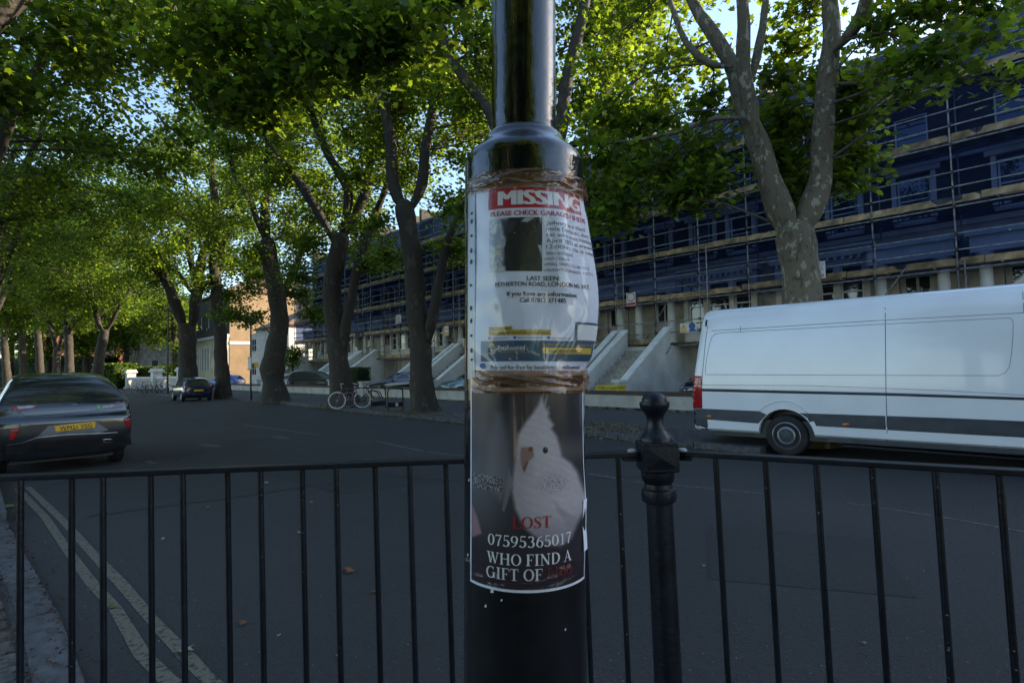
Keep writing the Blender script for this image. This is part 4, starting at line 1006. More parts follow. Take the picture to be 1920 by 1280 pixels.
# serif letters drawn as strokes of changing width
def arc(cx, cy, rx, ry, a0, a1, th=.17, tn=.05, n=18):
    return [(cx + rx * math.cos(a), cy + ry * math.sin(a), tn + (th - tn) * abs(math.cos(a)) ** 1.4) for a in np.linspace(R(a0), R(a1), n)]
def stem(x, y0=0, y1=1, w=.17): return [(x, y0, w), (x, y1, w)]
def hb(x0, x1, y, w=.055): return [(x0, y, w), (x1, y, w)]
def serif(x, y, w=.32): return hb(x - w / 2, x + w / 2, y + (.025 if y < .5 else -.025), .05)
GL = {
 'L': (.72, [stem(.2), serif(.2, 0), serif(.2, 1), hb(.2, .68, .03, .06), [(.66, .03, .04), (.69, .28, .03)]]),
 'O': (.95, [arc(.47, .5, .36, .475, 0, 360)]),
 'S': (.66, [[(.56, .76, .03), (.57, .95, .03)]] + [[(.54, .80, .05), (.46, .93, .055), (.3, .965, .06), (.16, .88, .10), (.14, .72, .14), (.24, .6, .17), (.38, .49, .18), (.5, .38, .17), (.54, .24, .14), (.47, .1, .09), (.32, .035, .06), (.17, .06, .055), (.09, .24, .05)]] + [[(.07, .05, .03), (.08, .26, .03)]]),
 'T': (.8, [stem(.4), serif(.4, 0, .38), hb(.06, .74, .965, .06), [(.07, .97, .04), (.05, .74, .03)], [(.73, .97, .04), (.75, .74, .03)]]),
 'W': (1.25, [[(.16, .98, .17), (.4, .03, .14)], [(.4, .03, .06), (.6, .9, .06)], [(.56, .98, .17), (.84, .03, .14)], [(.84, .03, .06), (1.08, .97, .06)], serif(.15, 1, .3), serif(.55, 1, .3), serif(1.08, 1, .28)]),
 'H': (1.0, [stem(.2), stem(.78), hb(.2, .78, .52), serif(.2, 0), serif(.2, 1), serif(.78, 0), serif(.78, 1)]),
 'F': (.72, [stem(.2), serif(.2, 0, .36), serif(.14, 1, .2), hb(.15, .64, .97, .06), [(.63, .97, .04), (.66, .76, .03)], hb(.2, .5, .5), [(.5, .38, .035), (.5, .62, .035)]]),
 'I': (.46, [stem(.22), serif(.22, 0, .36), serif(.22, 1, .36)]),
 'N': (1.0, [stem(.2, 0, 1, .06), stem(.8, 0, 1, .06), [(.19, .97, .16), (.8, .04, .16)], serif(.2, 0, .3), serif(.16, 1, .24), serif(.8, 1, .3)]),
 'D': (.92, [stem(.2), arc(.38, .5, .42, .465, -90, 90, .18, .055), hb(.1, .4, .03, .06), hb(.1, .4, .97, .06)]),
 'A': (.95, [[(.16, .02, .055), (.45, .98, .05)], [(.44, .98, .12), (.76, .02, .18)], hb(.26, .64, .34), serif(.15, 0, .28), serif(.77, 0, .32)]),
 'G': (.98, [arc(.48, .5, .37, .47, 48, 310, .18, .055), stem(.76, .05, .44, .16), serif(.76, .46, .34), [(.72, .97, .03), (.73, .7, .03)]]),
 '0': (.68, [arc(.34, .48, .24, .455, 0, 360)]),
 '1': (.68, [stem(.35, 0, .95, .15), serif(.35, 0, .42), [(.35, .93, .06), (.14, .84, .05)]]),
 '3': (.68, [arc(.3, .72, .2, .22, 150, -80, .15, .055), arc(.3, .26, .24, .24, 90, -150, .17, .055)]),
 '5': (.68, [hb(.16, .56, .93, .09), [(.2, .93, .06), (.15, .55, .05)], arc(.3, .3, .24, .27, 125, -150, .17, .06)]),
 '6': (.68, [arc(.35, .29, .23, .275, 0, 360, .15, .05), [(.13, .3, .15), (.17, .55, .14), (.3, .8, .1), (.54, .95, .05)]]),
 '7': (.68, [hb(.1, .6, .9, .11), [(.58, .9, .07), (.38, .45, .12), (.3, .0, .15)], [(.1, .92, .04), (.07, .72, .03)]]),
 '9': (.68, [arc(.33, .66, .23, .275, 0, 360, .15, .05), [(.55, .65, .15), (.51, .4, .14), (.38, .15, .1), (.14, .0, .05)]]),
 '£': (.72, [[(.6, .8, .05), (.5, .94, .06), (.36, .9, .1), (.3, .7, .14), (.33, .4, .14), (.25, .12, .08), (.12, .05, .05)], hb(.1, .5, .48, .05), hb(.12, .62, .05, .08), [(.6, .05, .06), (.66, .2, .03)]]),
 ' ': (.34, [])}
def serif_text(txt):
    V = []; Fc = []; x = 0.0
    for ch in txt:
        adv, st = GL[ch]
        for s in st:
            P = [np.array(p[:2]) for p in s]; b = len(V)
            for i, p in enumerate(s):
                t = P[min(i + 1, len(P) - 1)] - P[max(i - 1, 0)]; t = t / (np.hypot(*t) + 1e-9); nn = np.array((-t[1], t[0])) * p[2] / 2
                a, c = P[i] + nn, P[i] - nn
                V += [(a[0] + x, a[1]), (c[0] + x, c[1])]
            Fc += [[b + 2 * i, b + 2 * i + 1, b + 2 * i + 3, b + 2 * i + 2] for i in range(len(s) - 1)]
        x += adv
    return np.array(V), Fc
def serif_print(name, txt, xl, xr, yt, yb, mat):
    V, Fc = serif_text(txt); ym = (yt + yb) / 2; u0, u1 = cyl(xl, ym)[0], cyl(xr, ym)[0]; v1, v0 = cyl(985, yt)[1], cyl(985, yb)[1]
    V = fit(V, u0, u1, v0, v1); vs = []; fs = []
    for k, f in enumerate(Fc):                  # neighbouring strokes lie at slightly different depth
        b = len(vs); vs += [wrap(V[i][0], V[i][1], RP + .0024 + .00002 * (k % 17) + lo(*V[i])) for i in f]; fs.append([b, b + 1, b + 2, b + 3])
    return MB().add(vs, fs).build(name, mat, lost, fix=False)
m_lred = M('lost_red_print', (0.32, 0.01, 0.02), rough=.4, var=.05); m_dred = M('dark_red_print', (0.16, 0.006, 0.012), rough=.4, var=.05); m_lw = M('lost_white_print', (0.68, 0.68, 0.72), rough=.35, var=.03)
serif_print('lost_text', 'LOST', 961, 1033, 968, 990, m_lred)
serif_print('number_text', '07595365017', 916, 1069, 1004, 1026, m_lw)
serif_print('reward_text', 'WHO FIND A', 914, 1070, 1038, 1060, m_lw)
serif_print('reward_text', 'GIFT OF', 913, 1017, 1066, 1088, m_lw)
serif_print('reward_sum', '£100', 1024, 1070, 1065, 1086, m_dred)
sheet_grid('folded_edge', cyl(1089, 1000)[0], cyl(1095, 1000)[0], cyl(985, 1052)[1], cyl(985, 950)[1], 6, 12, lambda u, v: .0015 + .0025 * abs(math.sin((v * 30))), m_paper, lost, base=.003)
f9 = tape_off(12)
m_clear = film_mat('clear_tape', (.97, .96, .95), .02, .0, (.1, .1, .1), .08, .5, 45)
sheet_grid('clear_tape', cyl(876, 1080)[0], cyl(1097, 1080)[0], cyl(985, 1106)[1], cyl(985, 1066)[1], 90, 12, f9, m_clear, lost, base=.0040)

# ================================================================== guard railing
RZ = 1.31
rl = [G(-70, 898, RZ), G(0, 894, RZ), G(435, 877, RZ), G(870, 861.5, RZ), G(1196, 850, RZ)]
rr = [G(1268, 848.5, RZ), G(1500, 861, RZ), G(1920, 885.5, RZ), G(2060, 893, RZ)]
def straight(L): a, b = L[0], L[-1]; return a, b
def railing(label, a, b, pxs, n, ext):
    root = thing('guard_railing', label, 'railing', (a.x, a.y, .012), 0, 'guard railing panels')
    o3 = Vector((a.x, a.y, .012)); t = (b - a).normalized(); sd = Vector((-t.y, t.x, 0))
    lean = Vector((.022, 0, 0))
    r = MB(); r.bar(a - o3, b - o3, .046, .016); ro = r.build('top_rail', m_rail, root, bevel=.003)
    r = MB(); r.bar(a - o3 + lean - Vector((0, 0, RZ - .14)), b - o3 + lean - Vector((0, 0, RZ - .14)), .046, .016); r.build('bottom_rail', m_rail, root)
    def at(px):
        q = ray(px, 880); den = q.x * sd.x + q.y * sd.y; k = (a.x * sd.x + a.y * sd.y) / den; return (Vector((q.x, q.y, 0)) * k - Vector((a.x, a.y, 0))).dot(t)
    l0, l1 = at(pxs[0]), at(pxs[1]); step = (l1 - l0) / n; L = (b - a).length
    k0 = -int(l0 / step)
    pts = [l0 + step * k for k in range(k0, 60) if .03 < l0 + step * k < L - .02]
    for i, q in enumerate(pts):
        k = round((q - l0) / step); off = sd * (.021 if k % 2 else -.021)
        c = a - o3 + t * q + off
        MB().tube([c + lean - Vector((0, 0, RZ - .15)), c + Vector((0, 0, -.006))], .0088, 10).build('bar', m_rail, root, smooth=40)
    ch = MB(); rc = random.Random(len(pts))
    for _ in range(34):                          # chips in the paint
        q = rc.choice(pts); k = round((q - l0) / step); c = a - o3 + t * q + sd * (.021 if k % 2 else -.021); z = rc.uniform(.25, 1.27)
        c = c + lean * (1 - z / RZ); w, h = rc.uniform(.001, .003), rc.uniform(.001, .005); dx = rc.uniform(-.004, .004); f = -Vector((c.x + o3.x, c.y + o3.y, 0)).normalized(); s2 = Vector((-f.y, f.x, 0))
        p0 = Vector((c.x, c.y, z)) + f * .0092 + s2 * dx
        ch.add([p0 - s2 * w, p0 + s2 * w - Vector((0, 0, h * .4)), p0 + s2 * w * .6 + Vector((0, 0, h)), p0 - s2 * w + Vector((0, 0, h * .7))], [(0, 1, 2, 3)])
    ch.build('paint_chips', M('chipped_primer', (.22, .21, .19), rough=.8), root)['kind'] = 'stuff'
    for e in (a, b):
        c = e - o3
        if abs(e.x - .55) < .35:
            mm = Matrix.Translation(c + t * (.02 if e is a else -.02) + Vector((0, 0, .008)))
            MB().lathe([(.016, 0), (.015, .005), (.008, .009), (.001, .01)], 12, mm).build('bolt', M('pale_bolt', (.4, .4, .4), rough=.5), root, smooth=40)
            MB().box(c + t * (.02 if e is a else -.02) - Vector((0, 0, .016)), (.06, .03, .012), math.atan2(t.y, t.x)).build('bracket', m_rail, root)
    return root
railing('dark blue guard railing panel behind the lamp post with thin round bars', rl[0], rl[-1], (49, 835), 11, 0)
railing('dark blue guard railing panel in front of the white van', rr[0], rr[-1], (1345, 1877), 5, 0)
bd = (rl[-1] + rr[0]) / 2; bk = bd.y / F
def bz(y): return EYE + (D(1232, y, bd.y).z - EYE)
bp = thing('railing_post', 'dark blue cast iron bollard post with ball top between the railing panels', 'bollard', (bd.x, bd.y, .012))
px0 = 1240.0
shaft = [(.05, .0), (.062, .02), (.062, .1), (.052, .13), (.0465, .16), (.0425, bz(955)), (.0425, bz(941)), (.0545, bz(938)), (.0575, bz(927)), (.0545, bz(916)), (.046, bz(913)), (.044, bz(905)), (.0505, bz(900)), (.0545, bz(890)), (.0545, bz(882))]
o = MB().lathe([(r, z - .012) for r, z in shaft], 40).build('shaft', m_rail, bp, smooth=40)
o = MB().b2(-.0585, .0585, -.0585, .0585, bz(881) - .012, bz(826) - .012).build('block', m_rail, bp, bevel=.005)
MB().add([(-.05, -.0588, bz(874) - .012), (.05, -.0588, bz(874) - .012), (.05, -.0588, bz(833) - .012), (-.05, -.0588, bz(833) - .012), (0, -.066, bz(853) - .012)], [(0, 1, 4), (1, 2, 4), (2, 3, 4), (3, 0, 4)]).build('block_face', m_rail, bp)
top = [(.054, bz(826)), (.054, bz(820)), (.047, bz(815)), (.037, bz(808)), (.030, bz(799)), (.027, bz(788)), (.030, bz(778)), (.040, bz(770)), (.048, bz(762)), (.0495, bz(756)), (.0485, bz(753)), (.0415, bz(752)), (.0405, bz(747)), (.034, bz(740)), (.022, bz(735.5)), (.001, bz(734))]
MB().lathe([(r, z - .012) for r, z in top], 40).build('finial', m_rail, bp, smooth=45)
bp.rotation_euler = (0, R(-1.0), 0)
bp.location.x += .022
# ================================================================== vehicles
def loft(stations, closed_caps=True):
    """stations: lists of (x, y, z) half-section points from bottom centre to top centre; mirrored to a closed body"""
    mb = MB(); k = len(stations[0])
    ring = []
    for st in stations:
        full = list(st) + [(x, -y, z) for x, y, z in reversed(st[1:-1])]
        ring.append(full)
    n = len(ring[0]); mb.v = [p for r in ring for p in r]
    for i in range(len(ring) - 1):
        for j in range(n):
            j2 = (j + 1) % n; mb.f.append([i * n + j, i * n + j2, (i + 1) * n + j2, (i + 1) * n + j])
    # end caps as strips across
    for i, rev in ((0, True), (len(ring) - 1, False)):
        b = i * n
        for j in range(k - 1):
            a0, a1 = b + j, b + j + 1; c0 = b + (n - j) % n; c1 = b + (n - j - 1) % n
            f = [a0, a1, c1, c0]; f = [q for ix, q in enumerate(f) if q not in f[:ix]]
            if len(f) > 2: mb.f.append(f if rev else f[::-1])
    return mb
def finish_body(mb, name, sub, arches, root_m, mat, parent, arch_r, halfw):
    me = mb.mesh(name); bm = bmesh.new(); bm.from_mesh(me); bmesh.ops.recalc_face_normals(bm, faces=bm.faces); bm.to_mesh(me); bm.free()
    o = bpy.data.objects.new(name, me); COL.objects.link(o)
    if sub:
        md = o.modifiers.new('s', 'SUBSURF'); md.levels = sub; md.render_levels = sub
    cut = None
    if arches:
        c = MB()
        for x, z in arches:
            for sgn in (-1, 1):
                m = Matrix(((1, 0, 0, x), (0, 0, sgn, sgn * halfw * .62), (0, 1, 0, z), (0, 0, 0, 1)))
                c.lathe([(arch_r, 0), (arch_r, halfw)], 32, m)
        cm = c.mesh('cut'); bm = bmesh.new(); bm.from_mesh(cm); bmesh.ops.recalc_face_normals(bm, faces=bm.faces); bm.to_mesh(cm); bm.free()
        cut = bpy.data.objects.new('cut', cm); COL.objects.link(cut)
        md = o.modifiers.new('b', 'BOOLEAN'); md.operation = 'DIFFERENCE'; md.object = cut; md.solver = 'EXACT'
    bpy.context.view_layer.update()
    m2 = eval_mesh(o); m2.name = name
    bpy.data.objects.remove(o)
    if cut: bpy.data.objects.remove(cut)
    m2.materials.clear(); m2.materials.append(mat)
    ob = mobj(name, m2, None, parent, 32)
    return ob
def bvh_of(o, m):
    bm = bmesh.new(); bm.from_mesh(o.data); bm.transform(m); t = BVHTree.FromBMesh(bm); bm.free(); return t
def cast(bvh, org, d):
    h = bvh.ray_cast(org, d)
    return h if h[0] is not None else None
def patch(points3, faces_poly, name, mat, parent, thick=0.0, smooth=True):
    mb = MB().add(points3, faces_poly); o = mb.build(name, mat, parent, smooth=40 if smooth else None)
    if thick:
        md = o.modifiers.new('s', 'SOLIDIFY'); md.thickness = thick; md.offset = 1
    return o
def tri_poly(poly, maxe):
    """triangulated and refined polygon in 2D"""
    bm = bmesh.new(); vs = [bm.verts.new((a, b, 0)) for a, b in poly]; bm.faces.new(vs)
    bmesh.ops.triangulate(bm, faces=bm.faces[:])
    for _ in range(5):
        es = [e for e in bm.edges if e.calc_length() > maxe]
        if not es: break
        bmesh.ops.subdivide_edges(bm, edges=es, cuts=1, use_grid_fill=False); bmesh.ops.triangulate(bm, faces=bm.faces[:])
    bm.verts.index_update()
    V = [(v.co.x, v.co.y) for v in bm.verts]; Fc = [[v.index for v in f.verts] for f in bm.faces]; bm.free()
    return V, Fc
def decal(bvh, poly, to_ray, name, mat, parent, off=.004, maxe=.06, inv=None, thick=0.0):
    V, Fc = tri_poly(poly, maxe) if not isinstance(poly, tuple) else poly
    P = []; last = None; miss = []
    for i, q in enumerate(V):
        org, d = to_ray(*q); h = cast(bvh, org, d)
        if h is None: P.append(None); miss.append(i); continue
        n = h[1]; n = -n if n.dot(d) > 0 else n
        P.append(h[0] + n * off)
    good = [p for p in P if p is not None]
    if not good: return None
    for i in miss:
        org, d = to_ray(*V[i]); dd = d.normalized(); g = min(good, key=lambda p: ((p - org) - dd * (p - org).dot(dd)).length)
        P[i] = org + dd * (g - org).dot(dd)
    if inv is not None: P = [inv @ p for p in P]
    return patch(P, Fc, name, mat, parent, thick)
def ribbon(pts, w, c=None):
    """polygon strip for a polyline in 2D"""
    V = []; Fc = []
    P = []
    for (a, b), (c_, d) in zip(pts, pts[1:]):
        n = max(2, int(math.hypot(c_ - a, d - b) / 12)); P += [(a + (c_ - a) * k / n, b + (d - b) * k / n) for k in range(n)]
    P.append(pts[-1])
    for i, p in enumerate(P):
        a, b = P[max(i - 1, 0)], P[min(i + 1, len(P) - 1)]; tx, ty = b[0] - a[0], b[1] - a[1]; l = math.hypot(tx, ty) or 1
        V += [(p[0] - ty / l * w / 2, p[1] + tx / l * w / 2), (p[0] + ty / l * w / 2, p[1] - tx / l * w / 2)]
    Fc = [[2 * i, 2 * i + 1, 2 * i + 3, 2 * i + 2] for i in range(len(P) - 1)]
    return V, Fc
def pix(px, py): return CP, ray(px, py)
def add_wheel(root, x, y, z, r, w, side, steel=False, detail=True):
    m = Matrix(((1, 0, 0, x), (0, 0, side, y), (0, 1, 0, z), (0, 0, 0, 1)))     # lathe axis points outwards
    prof = [(r * .55, -w), (r * .94, -w), (r, -w * .8), (r, -w * .2), (r * .95, -.01), (r * .8, .004), (r * .66, -.006), (r * .64, -.02)]
    t = MB().lathe(prof, 36, m).build('wheel', m_tyre, root, smooth=40)
    rim = MB()
    if steel:
        rim.lathe([(r * .66, -.004), (r * .63, .002), (r * .6, -.03), (r * .57, -.06), (r * .52, -.07)], 32, m, cap=False)
        rim.lathe([(r * .44, -.05), (r * .42, .0), (r * .37, .012), (r * .35, .006)], 32, m, cap=False)
        ro = rim.build('rim', m_alloy, t, smooth=40)
        MB().lathe([(r * .53, -.072), (r * .45, -.05), (r * .43, -.04)], 32, m, cap=False).lathe([(r * .36, -.0), (r * .3, .002), (r * .12, .01), (r * .001, .012)], 32, m).build('hub_cap', m_trim, t, smooth=40)
        nuts = MB()
        for k in range(6):
            a = k * math.pi / 3; nuts.lathe([(.016, 0), (.014, .016)], 8, m @ Matrix.Translation((math.cos(a) * r * .24, math.sin(a) * r * .24, .003)))
        nuts.build('wheel_nuts', m_dark, t)
    else:
        rim.lathe([(r * .66, -.004), (r * .63, .0), (r * .6, -.03), (r * .58, -.05)], 32, m, cap=False)
        rim.lathe([(r * .16, -.02), (r * .13, -.005), (.001, -.003)], 16, m)
        for k in range(5):
            a = k * 2 * math.pi / 5
            mm = m @ Matrix.Rotation(a, 4, 'Z') @ Matrix.Translation((r * .38, 0, -.02)); rim.box(None, (r * .5, r * .16, .03), m=mm)
        rim.build('rim', m_alloy, t, smooth=40)
        MB().lathe([(r * .58, -.08), (.001, -.075)], 24, m, cap=False).build('brake_disc', m_dark, t)
    return t

# ---------------------------------------------------------------- the white van
m_van = M('van_white_paint', (0.72, 0.74, 0.76), rough=.22, var=.03, scale=1.5, coat=.5)
wc = G(1476, 855); vf = Vector((.727, -.687, 0)).normalized(); vr = Vector((vf.y, -vf.x, 0))
vroot_p = wc - vr * .96 - vf * 1.67
van = thing('delivery_van', 'long high-roofed white delivery van with grey side cladding parked at the kerb', 'van', vroot_p, math.atan2(vf.y, vf.x))
VM = Matrix.Translation(vroot_p) @ Matrix.Rotation(math.atan2(vf.y, vf.x), 4, 'Z')
VMI = VM.inverted()
prof = [(0, .36), (.7, .36), (.93, .36), (.985, .40), (1.0, .56), (1.0, .80), (1.008, 1.0), (1.008, 1.18), (1.0, 1.32), (.99, 1.6), (.972, 1.95), (.945, 2.25), (.925, 2.38), (.89, 2.50), (.82, 2.585), (.70, 2.635), (.45, 2.665), (0, 2.68)]
def vst(x, lean=0.0, ws=1.0, top=None, inset=0.0):
    out = []
    for y, z in prof:
        zz = z if top is None or z < 1.2 else 1.2 + (z - 1.2) * (top - 1.2) / (2.68 - 1.2)
        out.append((x + (max(0, z - 1.25) * lean) + inset * (1 - min(1, abs(y) / 1.0)) * 0, y * ws - (0 if z < 1.3 else (1 - ws) * .0), zz))
    return out
sts = [vst(.0, .17, .90), vst(.015, .17, .945), vst(.05, .17, .972), (vst(.11, .17, .99)), vst(.22, .15, 1.0), vst(.45, .1, 1.0)] + [vst(x) for x in (1.0, 1.5, 2.2, 3.0, 4.0, 5.0, 5.3)]
def cab(x, top, ws, lean):
    out = []
    for y, z in prof:
        zz = z if z < 1.2 else 1.2 + (z - 1.2) * (top - 1.2) / 1.48
        out.append((x - max(0, zz - 1.2) * lean, y * ws * (1 - .05 * max(0, zz - 1.2)), zz))
    return out
sts += [cab(5.75, 2.64, .995, .1), cab(6.1, 2.45, .99, .2), cab(6.35, 2.0, .98, .25), cab(6.6, 1.55, .97, .2), cab(6.95, 1.36, .93, .1), cab(7.2, 1.22, .86, 0), cab(7.28, 1.21, .74, 0)]
vb = finish_body(loft(sts), 'body', 0, [(1.67, .35), (5.97, .35)], None, m_van, van, .455, 1.0)
VB = bvh_of(vb, VM)
def vd(poly, name, mat, off=.004, maxe=22, thick=0.0): return decal(VB, poly, pix, name, mat, van, off, maxe, VMI, thick)
k3 = lambda pts: [(1280 + x / 3, 500 + y / 3) for x, y in pts]
m_gap = M('panel_gap', (.05, .055, .06), rough=.8)
for pts, w in (([(1138, 160), (1141, 500), (1143, 690), (1148, 850), (1150, 1012)], 1.3), ([(1911, 103), (1917, 260)], 1.3), ([(138, 362), (1138, 300), (1920, 259)], .9),
               ([(150, 262), (128, 420), (112, 600), (108, 668)], .9),
               ([(1138, 610), (130, 606), (127, 590), (134, 520), (150, 440), (164, 396), (185, 378), (230, 371), (1136, 322)], .8),
               ([(1146, 322), (1820, 288), (1845, 290), (1858, 308), (1858, 380), (1850, 480), (1838, 560), (1815, 595), (1775, 612), (1146, 610)], .8),
               ([(108, 665), (700, 668), (1138, 683), (1500, 697), (1920, 722)], .7), ([(145, 935), (300, 955), (405, 967)], 1.2), ([(750, 992), (1150, 1020), (1920, 1078)], 1.2)):
    vd(ribbon(k3(pts), w), 'panel_seam', m_gap, .002)
vd(ribbon(k3([(108, 692), (600, 704), (1138, 716), (1145, 716), (1600, 731), (1925, 742)]), 5.2), 'rubbing_strip', m_trim, .006, thick=.006)
vd(k3([(108, 797), (428, 811), (470, 830), (425, 880), (138, 858)]), 'side_cladding', m_trim, .006, 14)
vd(k3([(655, 822), (1138, 838), (1143, 916), (722, 893), (700, 850)]), 'side_cladding', m_trim, .006, 14)
vd(k3([(1149, 838), (1500, 850), (1925, 868), (1925, 960), (1149, 917)]), 'side_cladding', m_trim, .006, 14)
vd(k3([(62, 797), (107, 797), (137, 858), (144, 928), (100, 908), (66, 885)]), 'corner_bumper', m_trim, .008, 8)
vd(ribbon(k3([(428, 812), (470, 776), (520, 757), (565, 752), (620, 760), (665, 788), (698, 822)]), 1.6), 'wheel_arch_edge', m_van, .012, thick=.01)
for (x, y, a, b) in ((147, 840, 15, 7), (916, 886, 22, 9)):
    vd(k3([(x + math.cos(t) * a, y + math.sin(t) * b) for t in np.linspace(0, 2 * math.pi, 14)[:-1]]), 'side_marker', M('orange_lens', (.55, .12, .02), rough=.2, coat=.5), .012, 5, .006)
vd(k3([(60, 614), (104, 614), (107, 700), (108, 795), (58, 795), (57, 700)]), 'tail_lamp', m_red, .012, 6, .01)
vd(ribbon(k3([(60, 661), (105, 661)]), 1.0), 'lamp_divider', m_dark, .024); vd(ribbon(k3([(60, 737), (105, 737)]), 1.0), 'lamp_divider', m_dark, .024)
vd(k3([(128, 300), (138, 300), (134, 335), (126, 335)]), 'door_hinge', m_trim, .008, 6, .006)
vd(ribbon(k3([(325, 335), (325, 368)]), .8), 'panel_mark', m_gap, .003)
for x, s_ in ((1.67, -1), (1.67, 1), (5.97, -1), (5.97, 1)): add_wheel(van, x, s_ * .965, .35, .35, .24, s_, steel=True)
MB().b2(.35, 7.0, -.9, .9, .28, .6).build('underbody', m_dark, van)
MB().b2(2.3, 5.4, -.98, -.94, .30, .37).b2(2.3, 5.4, .94, .98, .30, .37).build('sill', m_trim, van)
MB().b2(1.22, 2.12, -.7, .7, .3, .85).build('wheel_well', m_dark, van); MB().b2(5.5, 6.45, -.7, .7, .3, .85).build('wheel_well', m_dark, van)
def side_dec(tree, poly, name, mat, parent, side, off=.004, maxe=.15, inv=None):
    return decal(tree, poly, lambda x, z: (Vector((x, side * 4, z)), Vector((0, -side, 0))), name, mat, parent, off, maxe)
VL = bvh_of(vb, Matrix.Identity(4))
for s_ in (-1, 1):
    side_dec(VL, [(5.2, 1.35), (6.35, 1.38), (6.1, 1.75), (5.75, 2.15), (5.2, 2.2)], 'side_window', m_glass, van, s_)
    MB().b2(6.2, 6.32, s_ * 1.05 - .1, s_ * 1.05 + .1, 1.35, 1.8).build('wing_mirror', m_trim, van, bevel=.02)
decal(VL, [(-.8, 1.45), (.8, 1.45), (.72, 2.25), (-.72, 2.25)], lambda y, z: (Vector((12, y, z)), Vector((-1, 0, 0))), 'windscreen', m_glass, van, .006, .2)
for s_ in (-1, 1): decal(VL, [(s_ * .55, .8), (s_ * .8, .82), (s_ * .78, 1.1), (s_ * .6, 1.05)], lambda y, z: (Vector((12, y, z)), Vector((-1, 0, 0))), 'headlight', m_alloy, van, .006, .2)

# ---------------------------------------------------------------- cars
m_carglass = glass_mat('car_glass', (.045, .052, .055), .02)
KINDS = {   # x, bottom, shoulder, top, half width, half width of the top
 'crossover': [(0, .28, 1.02, 1.10, .88, .80), (.03, .24, 1.12, 1.20, .93, .84), (.14, .22, 1.20, 1.28, .945, .82), (.45, .21, 1.22, 1.52, .945, .70), (.8, .21, 1.20, 1.68, .94, .65), (1.5, .22, 1.12, 1.72, .93, .64), (2.2, .24, 1.05, 1.68, .91, .62), (2.7, .24, .98, 1.50, .90, .60), (3.15, .24, .95, 1.16, .90, .66), (3.6, .25, .92, 1.02, .885, .68), (4.0, .28, .80, .88, .83, .62), (4.2, .38, .66, .72, .70, .5)],
 'hatch': [(0, .36, .72, .82, .70, .56), (.06, .28, .80, .95, .80, .64), (.25, .24, .88, 1.15, .84, .60), (.55, .23, .90, 1.38, .85, .56), (1.0, .22, .90, 1.46, .85, .56), (1.7, .22, .88, 1.46, .85, .57), (2.2, .22, .87, 1.36, .85, .56), (2.75, .22, .86, 1.03, .85, .62), (3.2, .22, .84, .94, .84, .62), (3.6, .25, .74, .82, .79, .58), (3.85, .36, .6, .66, .66, .46)],
 'saloon': [(0, .36, .76, .84, .72, .60), (.07, .28, .86, .96, .82, .68), (.4, .24, .90, 1.02, .86, .66), (.9, .23, .90, 1.08, .87, .60), (1.35, .22, .90, 1.36, .87, .53), (1.9, .22, .88, 1.42, .87, .55), (2.5, .22, .87, 1.38, .87, .54), (3.1, .22, .86, 1.03, .87, .62), (3.6, .22, .82, .93, .86, .64), (4.2, .25, .72, .80, .82, .60), (4.5, .36, .58, .64, .68, .48)],
 'mpv': [(0, .36, .84, .95, .74, .62), (.06, .28, .92, 1.2, .83, .64), (.2, .24, .95, 1.5, .86, .62), (.5, .23, .95, 1.64, .87, .60), (1.2, .22, .94, 1.68, .87, .60), (2.2, .22, .92, 1.64, .87, .60), (2.8, .22, .90, 1.42, .87, .58), (3.4, .22, .88, 1.06, .86, .62), (3.8, .24, .80, .92, .84, .60), (4.15, .36, .62, .70, .70, .48)]}
def car_body(kind, mat, root, wheels, wr):
    sts = []
    for x, zb, zs, zt, w, wt in KINDS[kind]:
        m = lambda a, b, t: a + (b - a) * t
        sts.append([(x, 0, zb), (x, .6 * w, zb), (x, .93 * w, zb + .03), (x, w * .995, zb + .2), (x, w, m(zb, zs, .6)), (x, w * .985, zs - .07), (x, w * .95, zs), (x, m(.93 * w, wt, .35), m(zs, zt, .35)), (x, m(.93 * w, wt, .72), m(zs, zt, .72)), (x, wt, zt - .07 * min(1, (zt - zs) / .4)), (x, wt * .8, zt - .012), (x, 0, zt)])
    o = finish_body(loft(sts), 'body', 2, [(x, wr) for x in wheels], None, mat, root, wr * 1.13, .95)
    if kind == 'crossover':                     # bumper ledge and sloping tailgate
        zz = [.2, .42, .55, .62, .90, .97, 1.05, 1.12, 1.22, 1.45, 2]; ff = [.10, .02, -.045, -.055, -.05, .025, .035, .05, .09, .03, 0]
        for v in o.data.vertices:
            if v.co.x < .55: v.co.x += float(np.interp(v.co.z, zz, ff)) * (1 - max(0, v.co.x) / .55)
        o.data.update()
    return o
